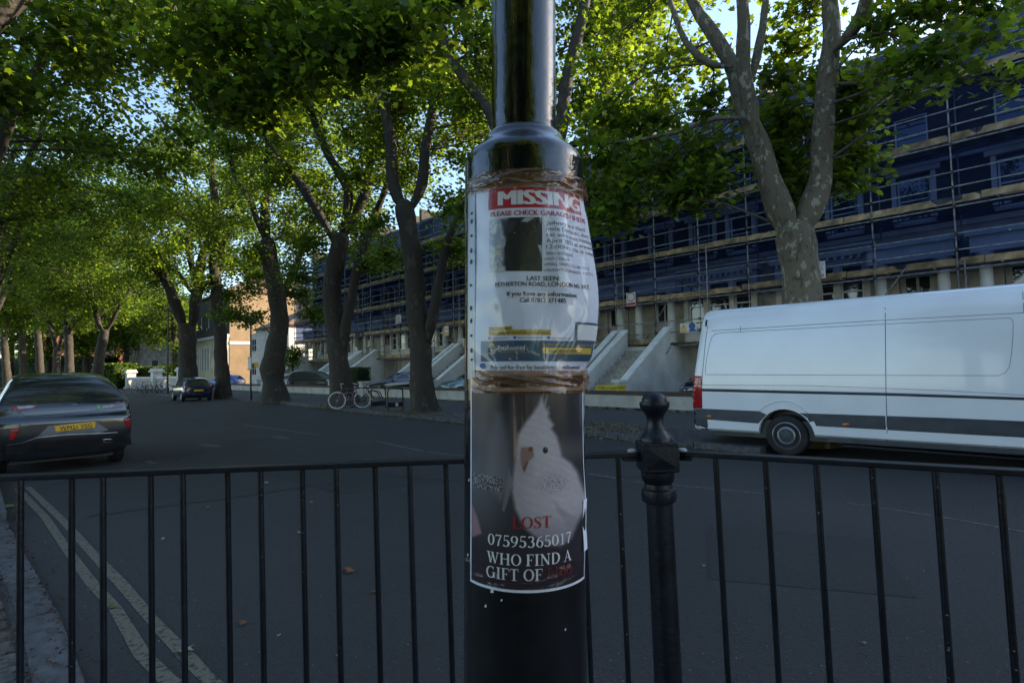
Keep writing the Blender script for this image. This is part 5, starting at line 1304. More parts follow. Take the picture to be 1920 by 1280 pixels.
def car(name, label, cat, kind, mat, loc, ang, wheels, wr=.31, sidewin=None, rear=None, simple=False, lights=True):
    root = thing(name, label, cat, loc, ang)
    b = car_body(kind, mat, root, wheels, wr); T = bvh_of(b, Matrix.Identity(4)); L = KINDS[kind][-1][0]
    half = KINDS[kind][4][4]
    for x in wheels:
        for s_ in (-1, 1): add_wheel(root, x, s_ * (half - .02), wr, wr, .2, s_)
    MB().b2(.3, L - .3, -half * .75, half * .75, .18, .5).build('underbody', m_dark, root)
    for s_ in (-1, 1):
        for poly in sidewin or []:
            side_dec(T, poly, 'side_window', m_carglass, root, s_, .005)
            tv, tf = ribbon([(a * 100, b * 100) for a, b in poly + poly[:1]], 2.4); side_dec(T, ([(a / 100, b / 100) for a, b in tv], tf), 'window_trim', m_alloy if kind == 'saloon' else m_trim, root, s_, .008)
        xm = L * .66; MB().b2(xm - .1, xm + .06, s_ * (half + .06) - .07, s_ * (half + .06) + .07, KINDS[kind][6][2] - .02, KINDS[kind][6][2] + .1).build('wing_mirror', mat, root, bevel=.02)
    if rear:
        rr_ = lambda y, z: (Vector((-4, y, z)), Vector((1, 0, 0)))
        decal(T, rear['glass'], rr_, 'rear_window', m_glass, root, .005, .15)
        for s_ in (-1, 1): decal(T, [(s_ * y, z) for y, z in rear['lamp']], rr_, 'tail_lamp', m_red, root, .008, .1, thick=.008)
        pl = rear.get('plate', .62); decal(T, rect(-.26, .26, pl, pl + .11), rr_, 'number_plate', m_yellow, root, .014, .2, thick=.006)
    fr_ = lambda y, z: (Vector((9, y, z)), Vector((-1, 0, 0)))
    zs = KINDS[kind][-3][2]
    decal(T, rect(-.6, .6, KINDS[kind][-3][3] + .1, KINDS[kind][-5][3] - .05), fr_, 'windscreen', m_glass, root, .005, .2)
    for s_ in (-1, 1): decal(T, [(s_ * .45, zs - .18), (s_ * .68, zs - .16), (s_ * .7, zs - .02), (s_ * .5, zs - .06)], fr_, 'headlight', m_alloy, root, .006, .15)
    return root, b, T
# the hire car in the foreground
m_puma = M('dark_grey_metallic', (0.017, 0.020, 0.025), rough=.18, metal=.1, var=.1, scale=30, coat=1.0)
hu_ = Vector((-.70, .714, 0)).normalized(); pc = Vector((-8.14, 10.12, 0)) - hu_ * .78
pang = math.atan2(hu_.y, hu_.x)
puma, pbody, PT = car('hire_car', 'dark grey crossover hire car with yellow rear plate and small green emblem', 'car', 'crossover', m_puma, pc, pang, (.78, 3.37), .335,
    [[(1.0, 1.04), (1.9, 1.02), (1.85, 1.45), (1.3, 1.46)], [(1.96, 1.02), (2.95, 1.0), (2.55, 1.3), (2.2, 1.43), (1.93, 1.45)]])
PW = Matrix.Translation(pc) @ Matrix.Rotation(pang, 4, 'Z'); PWI = PW.inverted(); PB = bvh_of(pbody, PW)
def pd(poly, name, mat, off=.005, maxe=9, thick=0.0): return decal(PB, poly, pix, name, mat, puma, off, maxe, PWI, thick)
kp = lambda pts: [(x / 4.922, 640 + y / 4.923) for x, y in pts]
m_tint = glass_mat('tinted_glass', (.01, .012, .014), .02)
pd(kp([(205, 475), (225, 420), (270, 385), (340, 360), (600, 338), (850, 332), (930, 345), (985, 385), (1035, 445), (1040, 462), (900, 490), (640, 514), (330, 516), (210, 500)]), 'rear_window', m_tint)
pd(kp([(430, 500), (440, 440), (480, 410), (540, 412), (575, 450), (580, 500)]), 'seat_back', m_dark, .007)
pd(kp([(520, 352), (690, 342), (850, 338), (850, 347), (690, 352), (520, 362)]), 'brake_light', m_red, .009)
for P_ in ([(88, 575), (150, 548), (300, 552), (368, 573), (310, 612), (150, 635), (100, 630)], [(962, 520), (1020, 494), (1130, 482), (1150, 510), (1145, 545), (1080, 560), (990, 558)]):
    t_ = pd(kp(P_), 'tail_lamp', M('dark_red_lens', (.22, .012, .015), rough=.08, coat=.8), .008, 5, .008)
pd(kp([(150, 562), (290, 564), (330, 580), (290, 603), (165, 618), (140, 590)]), 'lamp_glass', M('clear_lens', (.35, .36, .4), rough=.1, coat=.6), .019, 5)
pd(kp([(1030, 512), (1110, 505), (1115, 535), (1050, 548), (1010, 538)]), 'lamp_glass', MATS['clear_lens'], .019, 5)
pd(ribbon(kp([(112, 560), (104, 600), (108, 626), (160, 632), (250, 622)]), 1.6), 'lamp_edge', m_red, .021)
pd(kp([(90, 815), (182, 807), (120, 910), (84, 918)]), 'reflector', m_red, .008, 5, .006)
pd(kp([(1135, 712), (1207, 704), (1213, 795), (1165, 797)]), 'reflector', m_red, .008, 5, .006)
pd(kp([(330, 890), (450, 775), (500, 772), (870, 735), (1000, 815), (900, 850), (600, 862)]), 'plate_recess', M('light_grey_panel', (.10, .115, .14), rough=.35, metal=.3), .004)
plate = pd(kp([(497, 778), (874, 738), (877, 795), (498, 838)]), 'number_plate', m_yellow, .014, 9, .005)
V_, F_ = text2d('WM21 VSG'); V_ = fit(V_, 0, 1, 0, 1)
tl, tr_, br_, bl_ = [np.array(p) for p in kp([(540, 783), (838, 751), (840, 789), (541, 826)])]
PV = [tuple((bl_ * (1 - a) + br_ * a) * (1 - b) + (tl * (1 - a) + tr_ * a) * b) for a, b in V_]
decal(PB, (PV, F_), pix, 'plate_lettering', m_ink, puma, .022, 9, PWI)
pd(kp([(45, 965), (200, 940), (330, 893), (600, 864), (900, 852), (1050, 842), (1205, 850), (1215, 950), (1000, 965), (600, 990), (330, 985), (190, 1040), (45, 1042)]), 'bumper_insert', m_dark, .008)
pd(ribbon(kp([(50, 960), (200, 936), (330, 888), (600, 860), (900, 848), (1080, 838)]), 1.6), 'bumper_trim', m_alloy, .012)
pd(kp([(940, 905), (1030, 903), (1030, 936), (945, 942)]), 'exhaust', m_alloy, .016, 5, .01); pd(kp([(952, 912), (1020, 910), (1020, 930), (955, 934)]), 'exhaust_mouth', m_dark, .03, 5)
pd(kp([(680 + 40 * math.cos(a), 568 + 17 * math.sin(a)) for a in np.linspace(0, 6.283, 18)[:-1]]), 'badge', M('badge_blue', (.1, .13, .22), rough=.2, metal=.5), .012, 4, .006)
pd(kp([(905 + 24 * math.cos(a), 603 + 22 * math.sin(a)) for a in np.linspace(0, 6.283, 18)[:-1]]), 'emblem', M('emblem_green', (.06, .30, .08), rough=.4), .007, 4)
for txt, q in (('zipcar', [(940, 588), (1050, 578), (1052, 608), (941, 618)]), ('Z', [(895, 592), (915, 590), (915, 612), (895, 614)])):
    V_, F_ = text2d(txt); V_ = fit(V_, 0, 1, 0, 1); tl, tr_, br_, bl_ = [np.array(p) for p in kp(q)]
    decal(PB, ([tuple((bl_ * (1 - a) + br_ * a) * (1 - b) + (tl * (1 - a) + tr_ * a) * b) for a, b in V_], F_), pix, 'lettering', m_white, puma, .010, 9, PWI)
pd(ribbon(kp([(235, 690), (500, 672), (800, 645), (1175, 600)]), .9), 'panel_seam', m_gap, .003)
pd(ribbon(kp([(160, 640), (235, 690), (330, 890)]), .8), 'panel_seam', m_gap, .003)
MB().tube([(1.0, 0, 1.56), (.93, 0, 1.68)], .008, 6).build('aerial', m_dark, puma)
# the other cars
HW_ = [[(.75, .95), (1.55, .93), (1.5, 1.36), (1.0, 1.36)], [(1.6, .93), (2.6, .92), (2.25, 1.22), (1.95, 1.34), (1.57, 1.36)]]
rearH = dict(glass=[(-.55, 1.0), (.55, 1.0), (.48, 1.3), (-.48, 1.3)], lamp=[(.58, .78), (.76, .76), (.74, .98), (.62, .98)], plate=.6)
m_navy = M('navy_car_paint', (.012, .018, .05), rough=.2, coat=.8, var=.1)
c_ = G(372, 752); d_ = Vector((-.66, .75, 0)).normalized()
car('parked_hatchback', 'small navy hatchback with red tail lamps parked by the far kerb', 'car', 'hatch', m_navy, c_ - d_ * .1, math.atan2(d_.y, d_.x), (.7, 3.15), .30, HW_, rearH)
SW_ = [[(1.15, .95), (1.9, .93), (1.88, 1.3), (1.5, 1.32)], [(1.96, .93), (2.95, .92), (2.55, 1.22), (2.3, 1.31), (1.94, 1.31)]]
rearS = dict(glass=[(-.5, 1.08), (.5, 1.08), (.44, 1.3), (-.44, 1.3)], lamp=[(.5, .70), (.74, .70), (.76, .86), (.5, .88)], plate=.55)
m_bk = M('black_car_paint', (.008, .009, .012), rough=.15, coat=1.0, var=.1)
def park(cx, cy, dx, dy, L, z=.126): d = Vector((dx, dy, 0)).normalized(); return Vector((cx, cy, z)) - d * L / 2, math.atan2(d.y, d.x)
l_, a_ = park(-6.85, 34.5, -.89, -.43, 4.5)
car('parked_saloon', 'black saloon parked nose out on the forecourt beside the white stair', 'car', 'saloon', m_bk, l_, a_, (.95, 3.6), .31, SW_, rearS)
l_, a_ = park(-2.0, 29.6, -.86, -.5, 3.85)
car('parked_small_car', 'pale teal small car on the forecourt next to the black saloon', 'car', 'hatch', M('teal_car_paint', (.13, .22, .23), rough=.25, coat=.7, metal=.3, var=.1), l_, a_, (.7, 3.15), .30, HW_, rearH)
MW_ = [[(.5, 1.0), (1.2, 1.0), (1.2, 1.52), (.6, 1.5)], [(1.27, 1.0), (2.05, .98), (2.0, 1.52), (1.27, 1.53)], [(2.12, .98), (3.0, .96), (2.6, 1.32), (2.3, 1.48), (2.07, 1.5)]]
l_, a_ = park(-15.3, 43.6, .9, .35, 4.15)
car('parked_people_carrier', 'dark grey people carrier on the forecourt beside the twin trunk', 'car', 'mpv', M('charcoal_car_paint', (.04, .042, .048), rough=.25, coat=.7, metal=.3, var=.1), l_, a_, (.75, 3.3), .31, MW_, rearH)
l_, a_ = park(-20.6, 51, -.9, -.3, 3.85)
car('parked_white_car', 'small white car on the forecourt beside the leafy young tree', 'car', 'hatch', M('white_car_paint', (.7, .7, .7), rough=.25, coat=.7, var=.03), l_, a_, (.7, 3.15), .30, HW_, rearH)
l_, a_ = park(-30.2, 59, -.8, .3, 4.0)
car('parked_blue_car', 'bright blue small car on the forecourt before the cream villa', 'car', 'hatch', M('blue_car_paint', (.02, .14, .5), rough=.25, coat=.7, var=.05), l_, a_, (.7, 3.15), .30, HW_, rearH)
l_, a_ = park(7.6, 20.4, -.75, -.66, 4.0)
car('parked_dark_car', 'dark car on the forecourt mostly hidden behind the white van', 'car', 'hatch', m_bk, l_, a_, (.7, 3.15), .30, HW_, rearH)
c_ = G(30, 745); car('distant_car', 'dark car far down the street beyond the hire car', 'car', 'hatch', MATS['charcoal_car_paint'], c_ + Vector((-3, 14, 0)), math.atan2(.75, -.66), (.7, 3.15), .30, HW_, rearH)

# ================================================================== bicycles and street furniture
def bicycle(label, loc, ang, col, tyre, lean=.06, group=None, metal=None):
    m_alloy = metal or MATS['wheel_metal']
    root = thing('bicycle', label, 'bicycle', loc, ang, group); root.rotation_euler = (lean, 0, ang)
    r = .335
    for x in (-.5, .5):
        w = MB().tube([(x + math.cos(a) * r, 0, r + math.sin(a) * r) for a in np.linspace(0, 2 * math.pi, 29)], .017, 7, cap=False).build('wheel', tyre, root, smooth=60)
        MB().tube([(x + math.cos(a) * (r - .025), 0, r + math.sin(a) * (r - .025)) for a in np.linspace(0, 2 * math.pi, 25)], .009, 5, cap=False).build('rim', m_alloy, w)
        sp_ = MB()
        for k in range(14):
            a = k * 2 * math.pi / 14; sp_.tube([(x, .02 * (-1) ** k, r), (x + math.cos(a) * (r - .02), 0, r + math.sin(a) * (r - .02))], .0022, 3)
        sp_.build('spokes', m_alloy, w); MB().tube([(x, -.05, r), (x, .05, r)], .02, 8).build('hub', m_alloy, w)
    f = MB(); bb = (-.07, 0, .29); st = (-.2, 0, .78); hd = (.32, 0, .80); hb_ = (.36, 0, .62)
    for a, b, q in ((bb, st, .016), (st, hd, .016), (bb, hb_, .018), (hd, hb_, .018), ((-.5, .06, r), st, .009), ((-.5, -.06, r), st, .009), ((-.5, .06, r), bb, .010), ((-.5, -.06, r), bb, .010)): f.tube([a, b], q, 7)
    f.build('frame', col, root, smooth=60)
    g = MB(); g.tube([hb_, (.42, .05, .5), (.5, .06, r)], .012, 6); g.tube([hb_, (.42, -.05, .5), (.5, -.06, r)], .012, 6); g.build('fork', col, root, smooth=60)
    MB().tube([st, (-.23, 0, .9)], .013, 6).build('seat_post', m_alloy, root)
    s_ = MB().lathe([(.001, -.02), (.07, -.015), (.075, 0), (.05, .02), (.001, .025)], 12, Matrix.Translation((-.23, 0, .93)) @ Matrix.Diagonal((1.75, .9, 1, 1))); s_.build('saddle', m_dark, root, smooth=60)
    h = MB(); h.tube([hd, (.34, 0, .95)], .013, 6); h.tube([(.28, -.28, .98), (.36, -.2, 1.0), (.36, 0, .97), (.36, .2, 1.0), (.28, .28, .98)], .011, 6); h.build('handlebar', m_alloy, root, smooth=60)
    c = MB(); c.lathe([(.09, -.005), (.09, .005)], 18, Matrix.Translation((-.07, -.06, .29)) @ Matrix.Rotation(math.pi / 2, 4, 'X')); c.bar((-.07, -.08, .29), (.04, -.08, .16), .012, .02); c.bar((-.07, .08, .29), (-.18, .08, .42), .012, .02); c.b2(.0, .09, -.16, -.08, .145, .165); c.build('crankset', m_dark, root)
    return root
m_wt = M('white_tyre', (.55, .55, .53), rough=.7, var=.1)
m_redf = M('red_frame', (.22, .015, .02), rough=.3, coat=.4, var=.1)
b0 = G(658, 767, .12); bx_ = Vector((-.93, .1, 0))
ang = math.atan2(.12, -.99)
b0 = (G(634, 766, .12) + G(678, 764, .12)) / 2
tw = G(634, 766, .12) - G(678, 764, .12)
bicycle('red bicycle with white tyres leaning by the thick twin trunk', b0, math.atan2(tw.y, tw.x), m_redf, m_wt, .05)
bicycle('dark bicycle with black tyres leaning behind the red bicycle', b0 + Vector((.25, .55, 0)), math.atan2(tw.y, tw.x) + math.pi + .12, m_dark, m_tyre, .1)
bicycle('black bicycle chained to the arched cycle stand', G(700, 763, .12) + Vector((-.55, .35, 0)), math.atan2(tw.y, tw.x) + .1, m_dark, m_tyre, -.08)
def cycle_stand(label, A, B, mark):
    root = thing('cycle_stand', label, 'cycle stand', A, math.atan2((B - A).y, (B - A).x), 'black arched cycle stands')
    w = (B - A).length; h = .84
    pts = [(0, 0, -.02), (0, 0, h - .16)] + [(.16 - .16 * math.cos(t), 0, h - .16 + .16 * math.sin(t)) for t in np.linspace(.2, math.pi / 2, 5)] + [(w - .16 + .16 * math.sin(t), 0, h - .16 + .16 * math.cos(t)) for t in np.linspace(0, math.pi / 2 - .2, 5)] + [(w, 0, h - .16), (w, 0, -.02)]
    MB().tube(pts, .028, 10).build('hoop', m_dark, root, smooth=60)
    MB().b2(.03, w - .03, -.012, .012, .12, .3).build('tapping_board', m_dark, root)
    if mark:
        MB().b2(w * .5, w * .68, -.016, -.0125, .15, .28).build('printed_label', m_sw, root)
    else:
        for x, z in ((0, .42), (w, .46), (w * .5, h)): MB().b2(x - .05, x + .05, -.034, .034, z - .02, z + .025).build('tape_band', m_yellow, root)
cycle_stand('black arched cycle stand with yellow bands', G(696, 768, .12), G(723, 765, .12), False)
cycle_stand('black arched cycle stand with a white label near the broad trunk', G(727, 770, .12), G(755.5, 768, .12), True)
m_bf = [m_dark, M('blue_frame', (.03, .06, .15), rough=.3, var=.1), m_dark, m_redf, m_dark, m_dark]
for k in range(6):
    c = G(262 + k * 9, 738 - (k % 2) * 1.5, .12)
    bicycle('dark bicycle in the row before the white balustrade', c, math.atan2(.75, -.66) + .7 + random.uniform(-.15, .15), m_bf[k], m_tyre, random.uniform(-.1, .1), 'bicycles by the balustrade', m_dark)
def pole(name, label, base, h, r, cat, extra=None, mat=None):
    root = thing(name, label, cat, base)
    MB().lathe([(r * 1.5, 0), (r * 1.5, .5), (r, .6), (r * .8, h)], 12).build('pole', mat or m_dark, root, smooth=50)
    if extra: extra(root, h)
    return root
def bus_flag(root, h):
    MB().box((-.02, -.1, 2.05), (.22, .03, .75), A_ST + .5).build('notice_board', m_sw, root)
    MB().box((-.02, -.12, 2.38), (.225, .032, .09), A_ST + .5).build('yellow_header', m_yellow, root); MB().box((-.02, -.12, 1.73), (.225, .032, .09), A_ST + .5).build('yellow_footer', m_yellow, root)
    MB().box((.3, 0, 1.95), (.3, .02, .32), A_ST + .6).build('yellow_plate', m_yellow, root)
pole('sign_post', 'dark post with white and yellow notice plates on the far footway', G(470, 750, .12), 4.5, .05, 'sign post', bus_flag)
def lant(root, h):
    MB().tube([(0, 0, h - .1), (0, -.1, h + .3), (.5, -.5, h + .5)], .035, 8).build('arm', m_dark, root); MB().lathe([(.02, .1), (.16, .05), (.2, -.05), (.12, -.1)], 14, Matrix.Translation((.6, -.6, h + .48))).build('lantern', m_dark, root)
pole('street_lamp', 'slim dark street lamp standing beside the navy hatchback', G(314, 738, .12), 7.0, .07, 'lamp', lant)
pole('street_lamp', 'slim dark street lamp among the trunks beyond the hire car', G(162, 726, .12), 6.5, .07, 'lamp', lant)
for x, y, h in ((8, 733, 1.15), (92, 724, 2.2), (116, 723, 2.4)):
    b = G(x, y); tag(MB().lathe([(.16, 0), (.16, h - .1), (.12, h - .02), (.02, h)], 14, Matrix.Translation(b)).build('bollard', m_white, smooth=40), {8: 'white bollard at the road edge beside the hire car', 92: 'slim white post under the far trees beyond the hire car', 116: 'taller slim white post under the far trees beyond the hire car'}[x], 'bollard')
o = MB().b2(-.5, .5, -.25, .25, 0, .7).b2(-.52, .52, -.27, .27, .7, .8).build('grit_bin', M('bin_yellow', (.6, .45, .03), rough=.5), bevel=.03); o.location = PP(1145, 735, 16.6); o.location.z = .12; o.rotation_euler.z = A_ST
tag(o, 'yellow lidded bin just behind the garden wall', 'bin')
# ================================================================== trees
LEAF12 = np.array([(0, -.45), (.18, -.36), (.5, -.22), (.30, .0), (.47, .3), (.17, .2), (0, .58), (-.17, .2), (-.47, .3), (-.30, .0), (-.5, -.22), (-.18, -.36)])
LEAF7 = np.array([(0, -.45), (.42, -.18), (.3, .05), (.28, .3), (0, .52), (-.38, .26), (-.34, -.2)])
LEAF5 = np.array([(0, -.45), (.42, -.1), (.22, .38), (-.25, .42), (-.4, -.12)])
m_leaf = leaf_mat('plane_leaf', (.012, .032, .006), (.048, .092, .018), (.30, .42, .022))
m_leaf2 = leaf_mat('shrub_leaf', (.014, .04, .010), (.035, .085, .016), (.08, .16, .02))
def leaves(name, C, size, tmpl, mat, parent, seed, tilt=.75):
    r = np.random.default_rng(seed); n = len(C); k = len(tmpl)
    nrm = np.stack([r.normal(0, tilt, n), r.normal(0, tilt, n), np.full(n, 1.0)], 1); nrm /= np.linalg.norm(nrm, axis=1, keepdims=True)
    ref = r.normal(0, 1, (n, 3)); a = np.cross(nrm, ref); a /= np.linalg.norm(a, axis=1, keepdims=True) + 1e-9; b = np.cross(nrm, a)
    s = (size * r.uniform(.65, 1.25, n))[:, None, None]
    t = tmpl[None]; curl = (np.abs(tmpl[:, 0]) * .35 + .12 * tmpl[:, 1] ** 2)[None, :, None]
    V = C[:, None, :] + s * (t[..., 0:1] * a[:, None, :] + t[..., 1:2] * b[:, None, :] - curl * nrm[:, None, :] * r.uniform(-.2, 1, n)[:, None, None])
    idx = np.arange(n * k)
    me = big_mesh(name, V.reshape(-1, 3), np.full(n, k), idx, r.random(n))
    return mobj(name, me, mat, parent)
def bark_mat(name, base, pale, dark, sc=5.5, lo=.56):
    m = bpy.data.materials.new(name); m.use_nodes = True; nt = m.node_tree; b = nt.nodes['Principled BSDF']; b.inputs['Roughness'].default_value = .85
    tc = nt.nodes.new('ShaderNodeTexCoord'); mp = nt.nodes.new('ShaderNodeMapping'); mp.inputs['Scale'].default_value = (1, 1, .55); nt.links.new(tc.outputs['Object'], mp.inputs[0])
    def nz_(s, d=3): n = nt.nodes.new('ShaderNodeTexNoise'); n.inputs['Scale'].default_value = s; n.inputs['Detail'].default_value = d; nt.links.new(mp.outputs[0], n.inputs['Vector']); return n
    def ramp(src, lo, hi): r = nt.nodes.new('ShaderNodeValToRGB'); r.color_ramp.elements[0].position = lo; r.color_ramp.elements[1].position = hi; nt.links.new(src.outputs[0], r.inputs[0]); return r
    def mix(f, a, bb):
        x = nt.nodes.new('ShaderNodeMix'); x.data_type = 'RGBA'; nt.links.new(f.outputs[0], x.inputs[0])
        for i, c in ((6, a), (7, bb)):
            if isinstance(c, tuple): x.inputs[i].default_value = (*c, 1)
            else: nt.links.new(c, x.inputs[i])
        return x.outputs[2]
    p1 = ramp(nz_(sc), lo, lo + .03); p2 = ramp(nz_(sc * 1.5), lo + .01, lo + .05); g = ramp(nz_(.8), .35, .65)
    c = mix(g, base, tuple(x * .7 for x in base)); c = mix(p1, c, pale); c = mix(p2, c, dark)
    nt.links.new(c, b.inputs['Base Color'])
    bp = nt.nodes.new('ShaderNodeBump'); bp.inputs['Strength'].default_value = .5; bp.inputs['Distance'].default_value = .03
    ad = nt.nodes.new('ShaderNodeMath'); nt.links.new(p1.outputs[0], ad.inputs[0]); nt.links.new(nz_(18, 5).outputs[0], ad.inputs[1]); nt.links.new(ad.outputs[0], bp.inputs['Height'])
    nt.links.new(bp.outputs[0], b.inputs['Normal'])
    return m
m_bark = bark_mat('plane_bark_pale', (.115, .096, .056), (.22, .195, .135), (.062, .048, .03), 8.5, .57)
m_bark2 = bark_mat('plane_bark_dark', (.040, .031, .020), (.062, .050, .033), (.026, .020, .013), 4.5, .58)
m_twig = M('twig_bark', (.07, .058, .042), rough=.85, var=.2)
def cat_rom(L, step=.35):
    P = [np.array([*p, r]) for p, r in L]; out = []
    for i in range(len(P) - 1):
        p0 = P[max(i - 1, 0)]; p1, p2 = P[i], P[i + 1]; p3 = P[min(i + 2, len(P) - 1)]
        n = max(2, int(np.linalg.norm(p2[:3] - p1[:3]) / step))
        for k in range(n):
            t = k / n; out.append(.5 * (2 * p1 + (p2 - p0) * t + (2 * p0 - 5 * p1 + 4 * p2 - p3) * t * t + (3 * p1 - p0 - 3 * p2 + p3) * t ** 3))
    out.append(P[-1]); return out
def limb_px(L, d, dz=0.0):
    k = len(L); return [(D(x, y, d + dz * i / max(1, k - 1)), r) for i, (x, y, r) in enumerate(L)]
def tree(label, limbs, lobes, seed, size=.17, clusters=13, per=38, tmpl=LEAF7, bark=None, group='plane trees along the street', name='plane_tree', spread=.42, base=None, twigs=True, leafm=None, near=None):
    r = np.random.default_rng(seed)
    b = base or limbs[0][0][0]; root = thing(name, label, 'tree', (b[0], b[1], 0.0), 0, group)
    o3 = Vector((b[0], b[1], 0))
    mb = MB(); pool = []
    for li, L in enumerate(limbs):
        if li: L = [(L[0][0], L[0][1] * .4)] + list(L[1:])
        else: L = list(L) + [(Vector(L[-1][0]) + (Vector(L[-1][0]) - Vector(L[-2][0])).normalized() * .25, L[-1][1] * .55)]
        pts = cat_rom(L)
        if li == 0: pts[0][2] = min(pts[0][2], .05)
        ph = r.uniform(0, 6, 2)
        for q in pts: q[:2] += .03 * np.sin(q[2] * 2.1 + ph)
        pool += [p for p in pts if p[2] > 2.0]
        mb.tube([Vector(p[:3]) - o3 for p in pts], [max(.012, p[3] * (1 + .05 * math.sin(p[2] * 5 + ph[0]))) for p in pts], 14 if li == 0 else 10)
    tk = mb.build('trunk', bark or m_bark2, root, smooth=70)
    pool = np.array(pool); tw = MB(); CL = []
    for lobe in lobes:
        c, rad = lobe[:2]; dens = lobe[2] if len(lobe) > 2 else 1.0; c = np.array(c); rad = np.array(rad if hasattr(rad, '__len__') else (rad, rad, rad * .75))
        d = np.linalg.norm(pool[:, :3] - c, axis=1) + np.maximum(0, pool[:, 2] - c[2] + .5) * .35
        cand = np.argsort(d)[:12]; st = pool[cand[r.integers(0, len(cand))]]; mid = st[:3] + (c - st[:3]) * .5 + r.normal(0, .15, 3) + np.array((0, 0, .05 * np.linalg.norm(c - st[:3])))
        rb = min(st[3] * .35, .010 + .008 * np.linalg.norm(c - st[:3]))
        br = cat_rom([(st[:3], rb), (mid, rb * .7), (c, rb * .4)], .5)
        if twigs: tw.tube([Vector(p[:3]) - o3 for p in br], [p[3] for p in br], 6)
        nk = max(4, int(clusters * r.uniform(.8, 1.25)))
        dirs = r.normal(0, 1, (nk, 3)); dirs /= np.linalg.norm(dirs, axis=1, keepdims=True)
        q = c + dirs * rad * (r.random((nk, 1)) ** .45)
        for k in range(nk):
            s0_ = br[int(r.integers(len(br) // 2, len(br)))][:3]
            if twigs:
                m_ = (s0_ + q[k]) / 2 + r.normal(0, .08, 3); tw.tube([Vector(s0_) - o3, Vector(m_) - o3, Vector(q[k]) - o3], [.014, .009, .004], 4, cap=False)
            n = int(per * dens * r.uniform(.6, 1.4)); CL.append(q[k] + r.normal(0, 1, (n, 3)) * np.array((spread, spread, spread * .55)))
            n2 = n // 4; t_ = r.random((n2, 1)); CL.append(s0_ * (1 - t_) + q[k] * t_ + r.normal(0, .12, (n2, 3)))
    if twigs: tw.build('branches', m_twig, root, smooth=70)['kind'] = 'stuff'
    if CL:
        C = np.concatenate(CL) - np.array(o3); leaves('crown', C, size, tmpl, leafm or m_leaf, root, seed)
    return root
def crown(c, R_, n, seed, rl=(.9, 1.5), zmin=4.6, back=False):
    r = np.random.default_rng(seed); out = []
    while len(out) < n:
        d = r.normal(0, 1, 3); d /= np.linalg.norm(d); q = np.array(c) + d * np.array(R_) * (r.random() ** .4)
        if q[2] < zmin: continue
        if back and q[2] < 13.5 and q[1] < c[1] + .6: continue      # the boughs facing the road are bare here
        out.append((q, r.uniform(*rl)))
    return out
def LB(L): return [(D(q[0], q[1], q[2]), q[3], q[4] if len(q) > 4 else 1.0) for q in L]
PERP_T = 11.4
# --- big forked tree behind the van
d1 = 10.7
limbs = [limb_px([(1520, 800, .46), (1515, 720, .40), (1508, 640, .37), (1503, 550, .345), (1494, 490, .34), (1488, 440, .33)], d1),
         limb_px([(1490, 455, .30), (1462, 398, .25), (1438, 335, .215), (1422, 265, .20), (1400, 205, .185), (1378, 140, .165), (1355, 100, .15), (1325, 50, .13), (1300, 0, .11), (1270, -120, .08), (1250, -260, .04)], d1, .8),
         limb_px([(1420, 275, .10), (1404, 190, .14), (1396, 120, .13), (1397, 50, .12), (1388, -20, .10), (1380, -150, .07), (1370, -300, .04)], d1, -.6),
         limb_px([(1398, 185, .06), (1418, 115, .085), (1432, 50, .075), (1440, -30, .06), (1480, -200, .03)], d1, .3),
         limb_px([(1372, 125, .06), (1330, 118, .075), (1290, 80, .065), (1262, 20, .055), (1225, -60, .03)], d1, 1.2),
         limb_px([(1490, 450, .27), (1518, 402, .245), (1538, 340, .21), (1539, 275, .20), (1546, 200, .19), (1556, 120, .18), (1560, 60, .165), (1553, 0, .14), (1548, -130, .09), (1540, -280, .05)], d1, .4),
         limb_px([(1560, 95, .15), (1592, 62, .125), (1614, 25, .115), (1632, -20, .10), (1690, -62, .07), (1780, -80, .05), (1900, -75, .03)], d1, -1.6),
         limb_px([(1404, 225, .05), (1340, 222, .05), (1270, 248, .042), (1200, 262, .035), (1130, 270, .02)], d1, 1.6)]
lob = LB([(1130, 300, 12.6, .8), (1190, 345, 12.2, .8), (1250, 320, 12, .8), (1300, 280, 12, .7), (1120, 220, 13, .8), (1200, 240, 12.6, .8), (1270, 370, 11.8, .45), (1150, 400, 12.4, .45), (1330, 200, 12.4, .6), (1330, 330, 11.6, .4),
          (1230, 150, 13, .8), (1140, 110, 13.5, .9), (1300, 100, 13.2, .8), (1180, 20, 13.6, 1.0), (1290, -20, 13.2, 1.0), (1460, 150, 12.4, .5), (1475, 215, 12.2, .5), (1470, 300, 12.0, .45), (1490, 350, 11.6, .35), (1450, 250, 12.2, .4), (1490, 90, 12.4, .4),
          (1592, 230, 11.4, .22), (1604, 290, 11.3, .18), (1588, 335, 11.3, .15), (1606, 170, 11.2, .25), (1660, 50, 10.2, .3, .6), (1700, 20, 9.6, .4, .5), (1690, 115, 9.4, .16, .45), (1750, 10, 9.4, .4, .5), (1765, 95, 9.2, .14, .4), (1705, 165, 9.2, .1, .25), (1830, 5, 9.2, .4, .5), (1800, 120, 9.0, .12, .25), (1890, 5, 9.0, .4, .5), (1868, 70, 8.9, .14, .3), (1905, 150, 8.8, .1, .2), (1540, 150, 12.6, .3), (1500, 20, 12.5, .5),
          (1400, -90, 11.5, 1.1), (1520, -110, 11, 1.0), (1640, -110, 10.4, .9), (1760, -100, 9.8, .8), (1880, -90, 9.5, .8), (1300, -160, 12, 1.2), (1450, -220, 11, 1.3), (1600, -220, 10.5, 1.3), (1800, -200, 9.5, 1.2)])
tree('large plane tree with pale mottled forked trunk rising behind the white van', limbs, lob, 11, .165, 11, 30, LEAF12, m_bark, spread=.30)
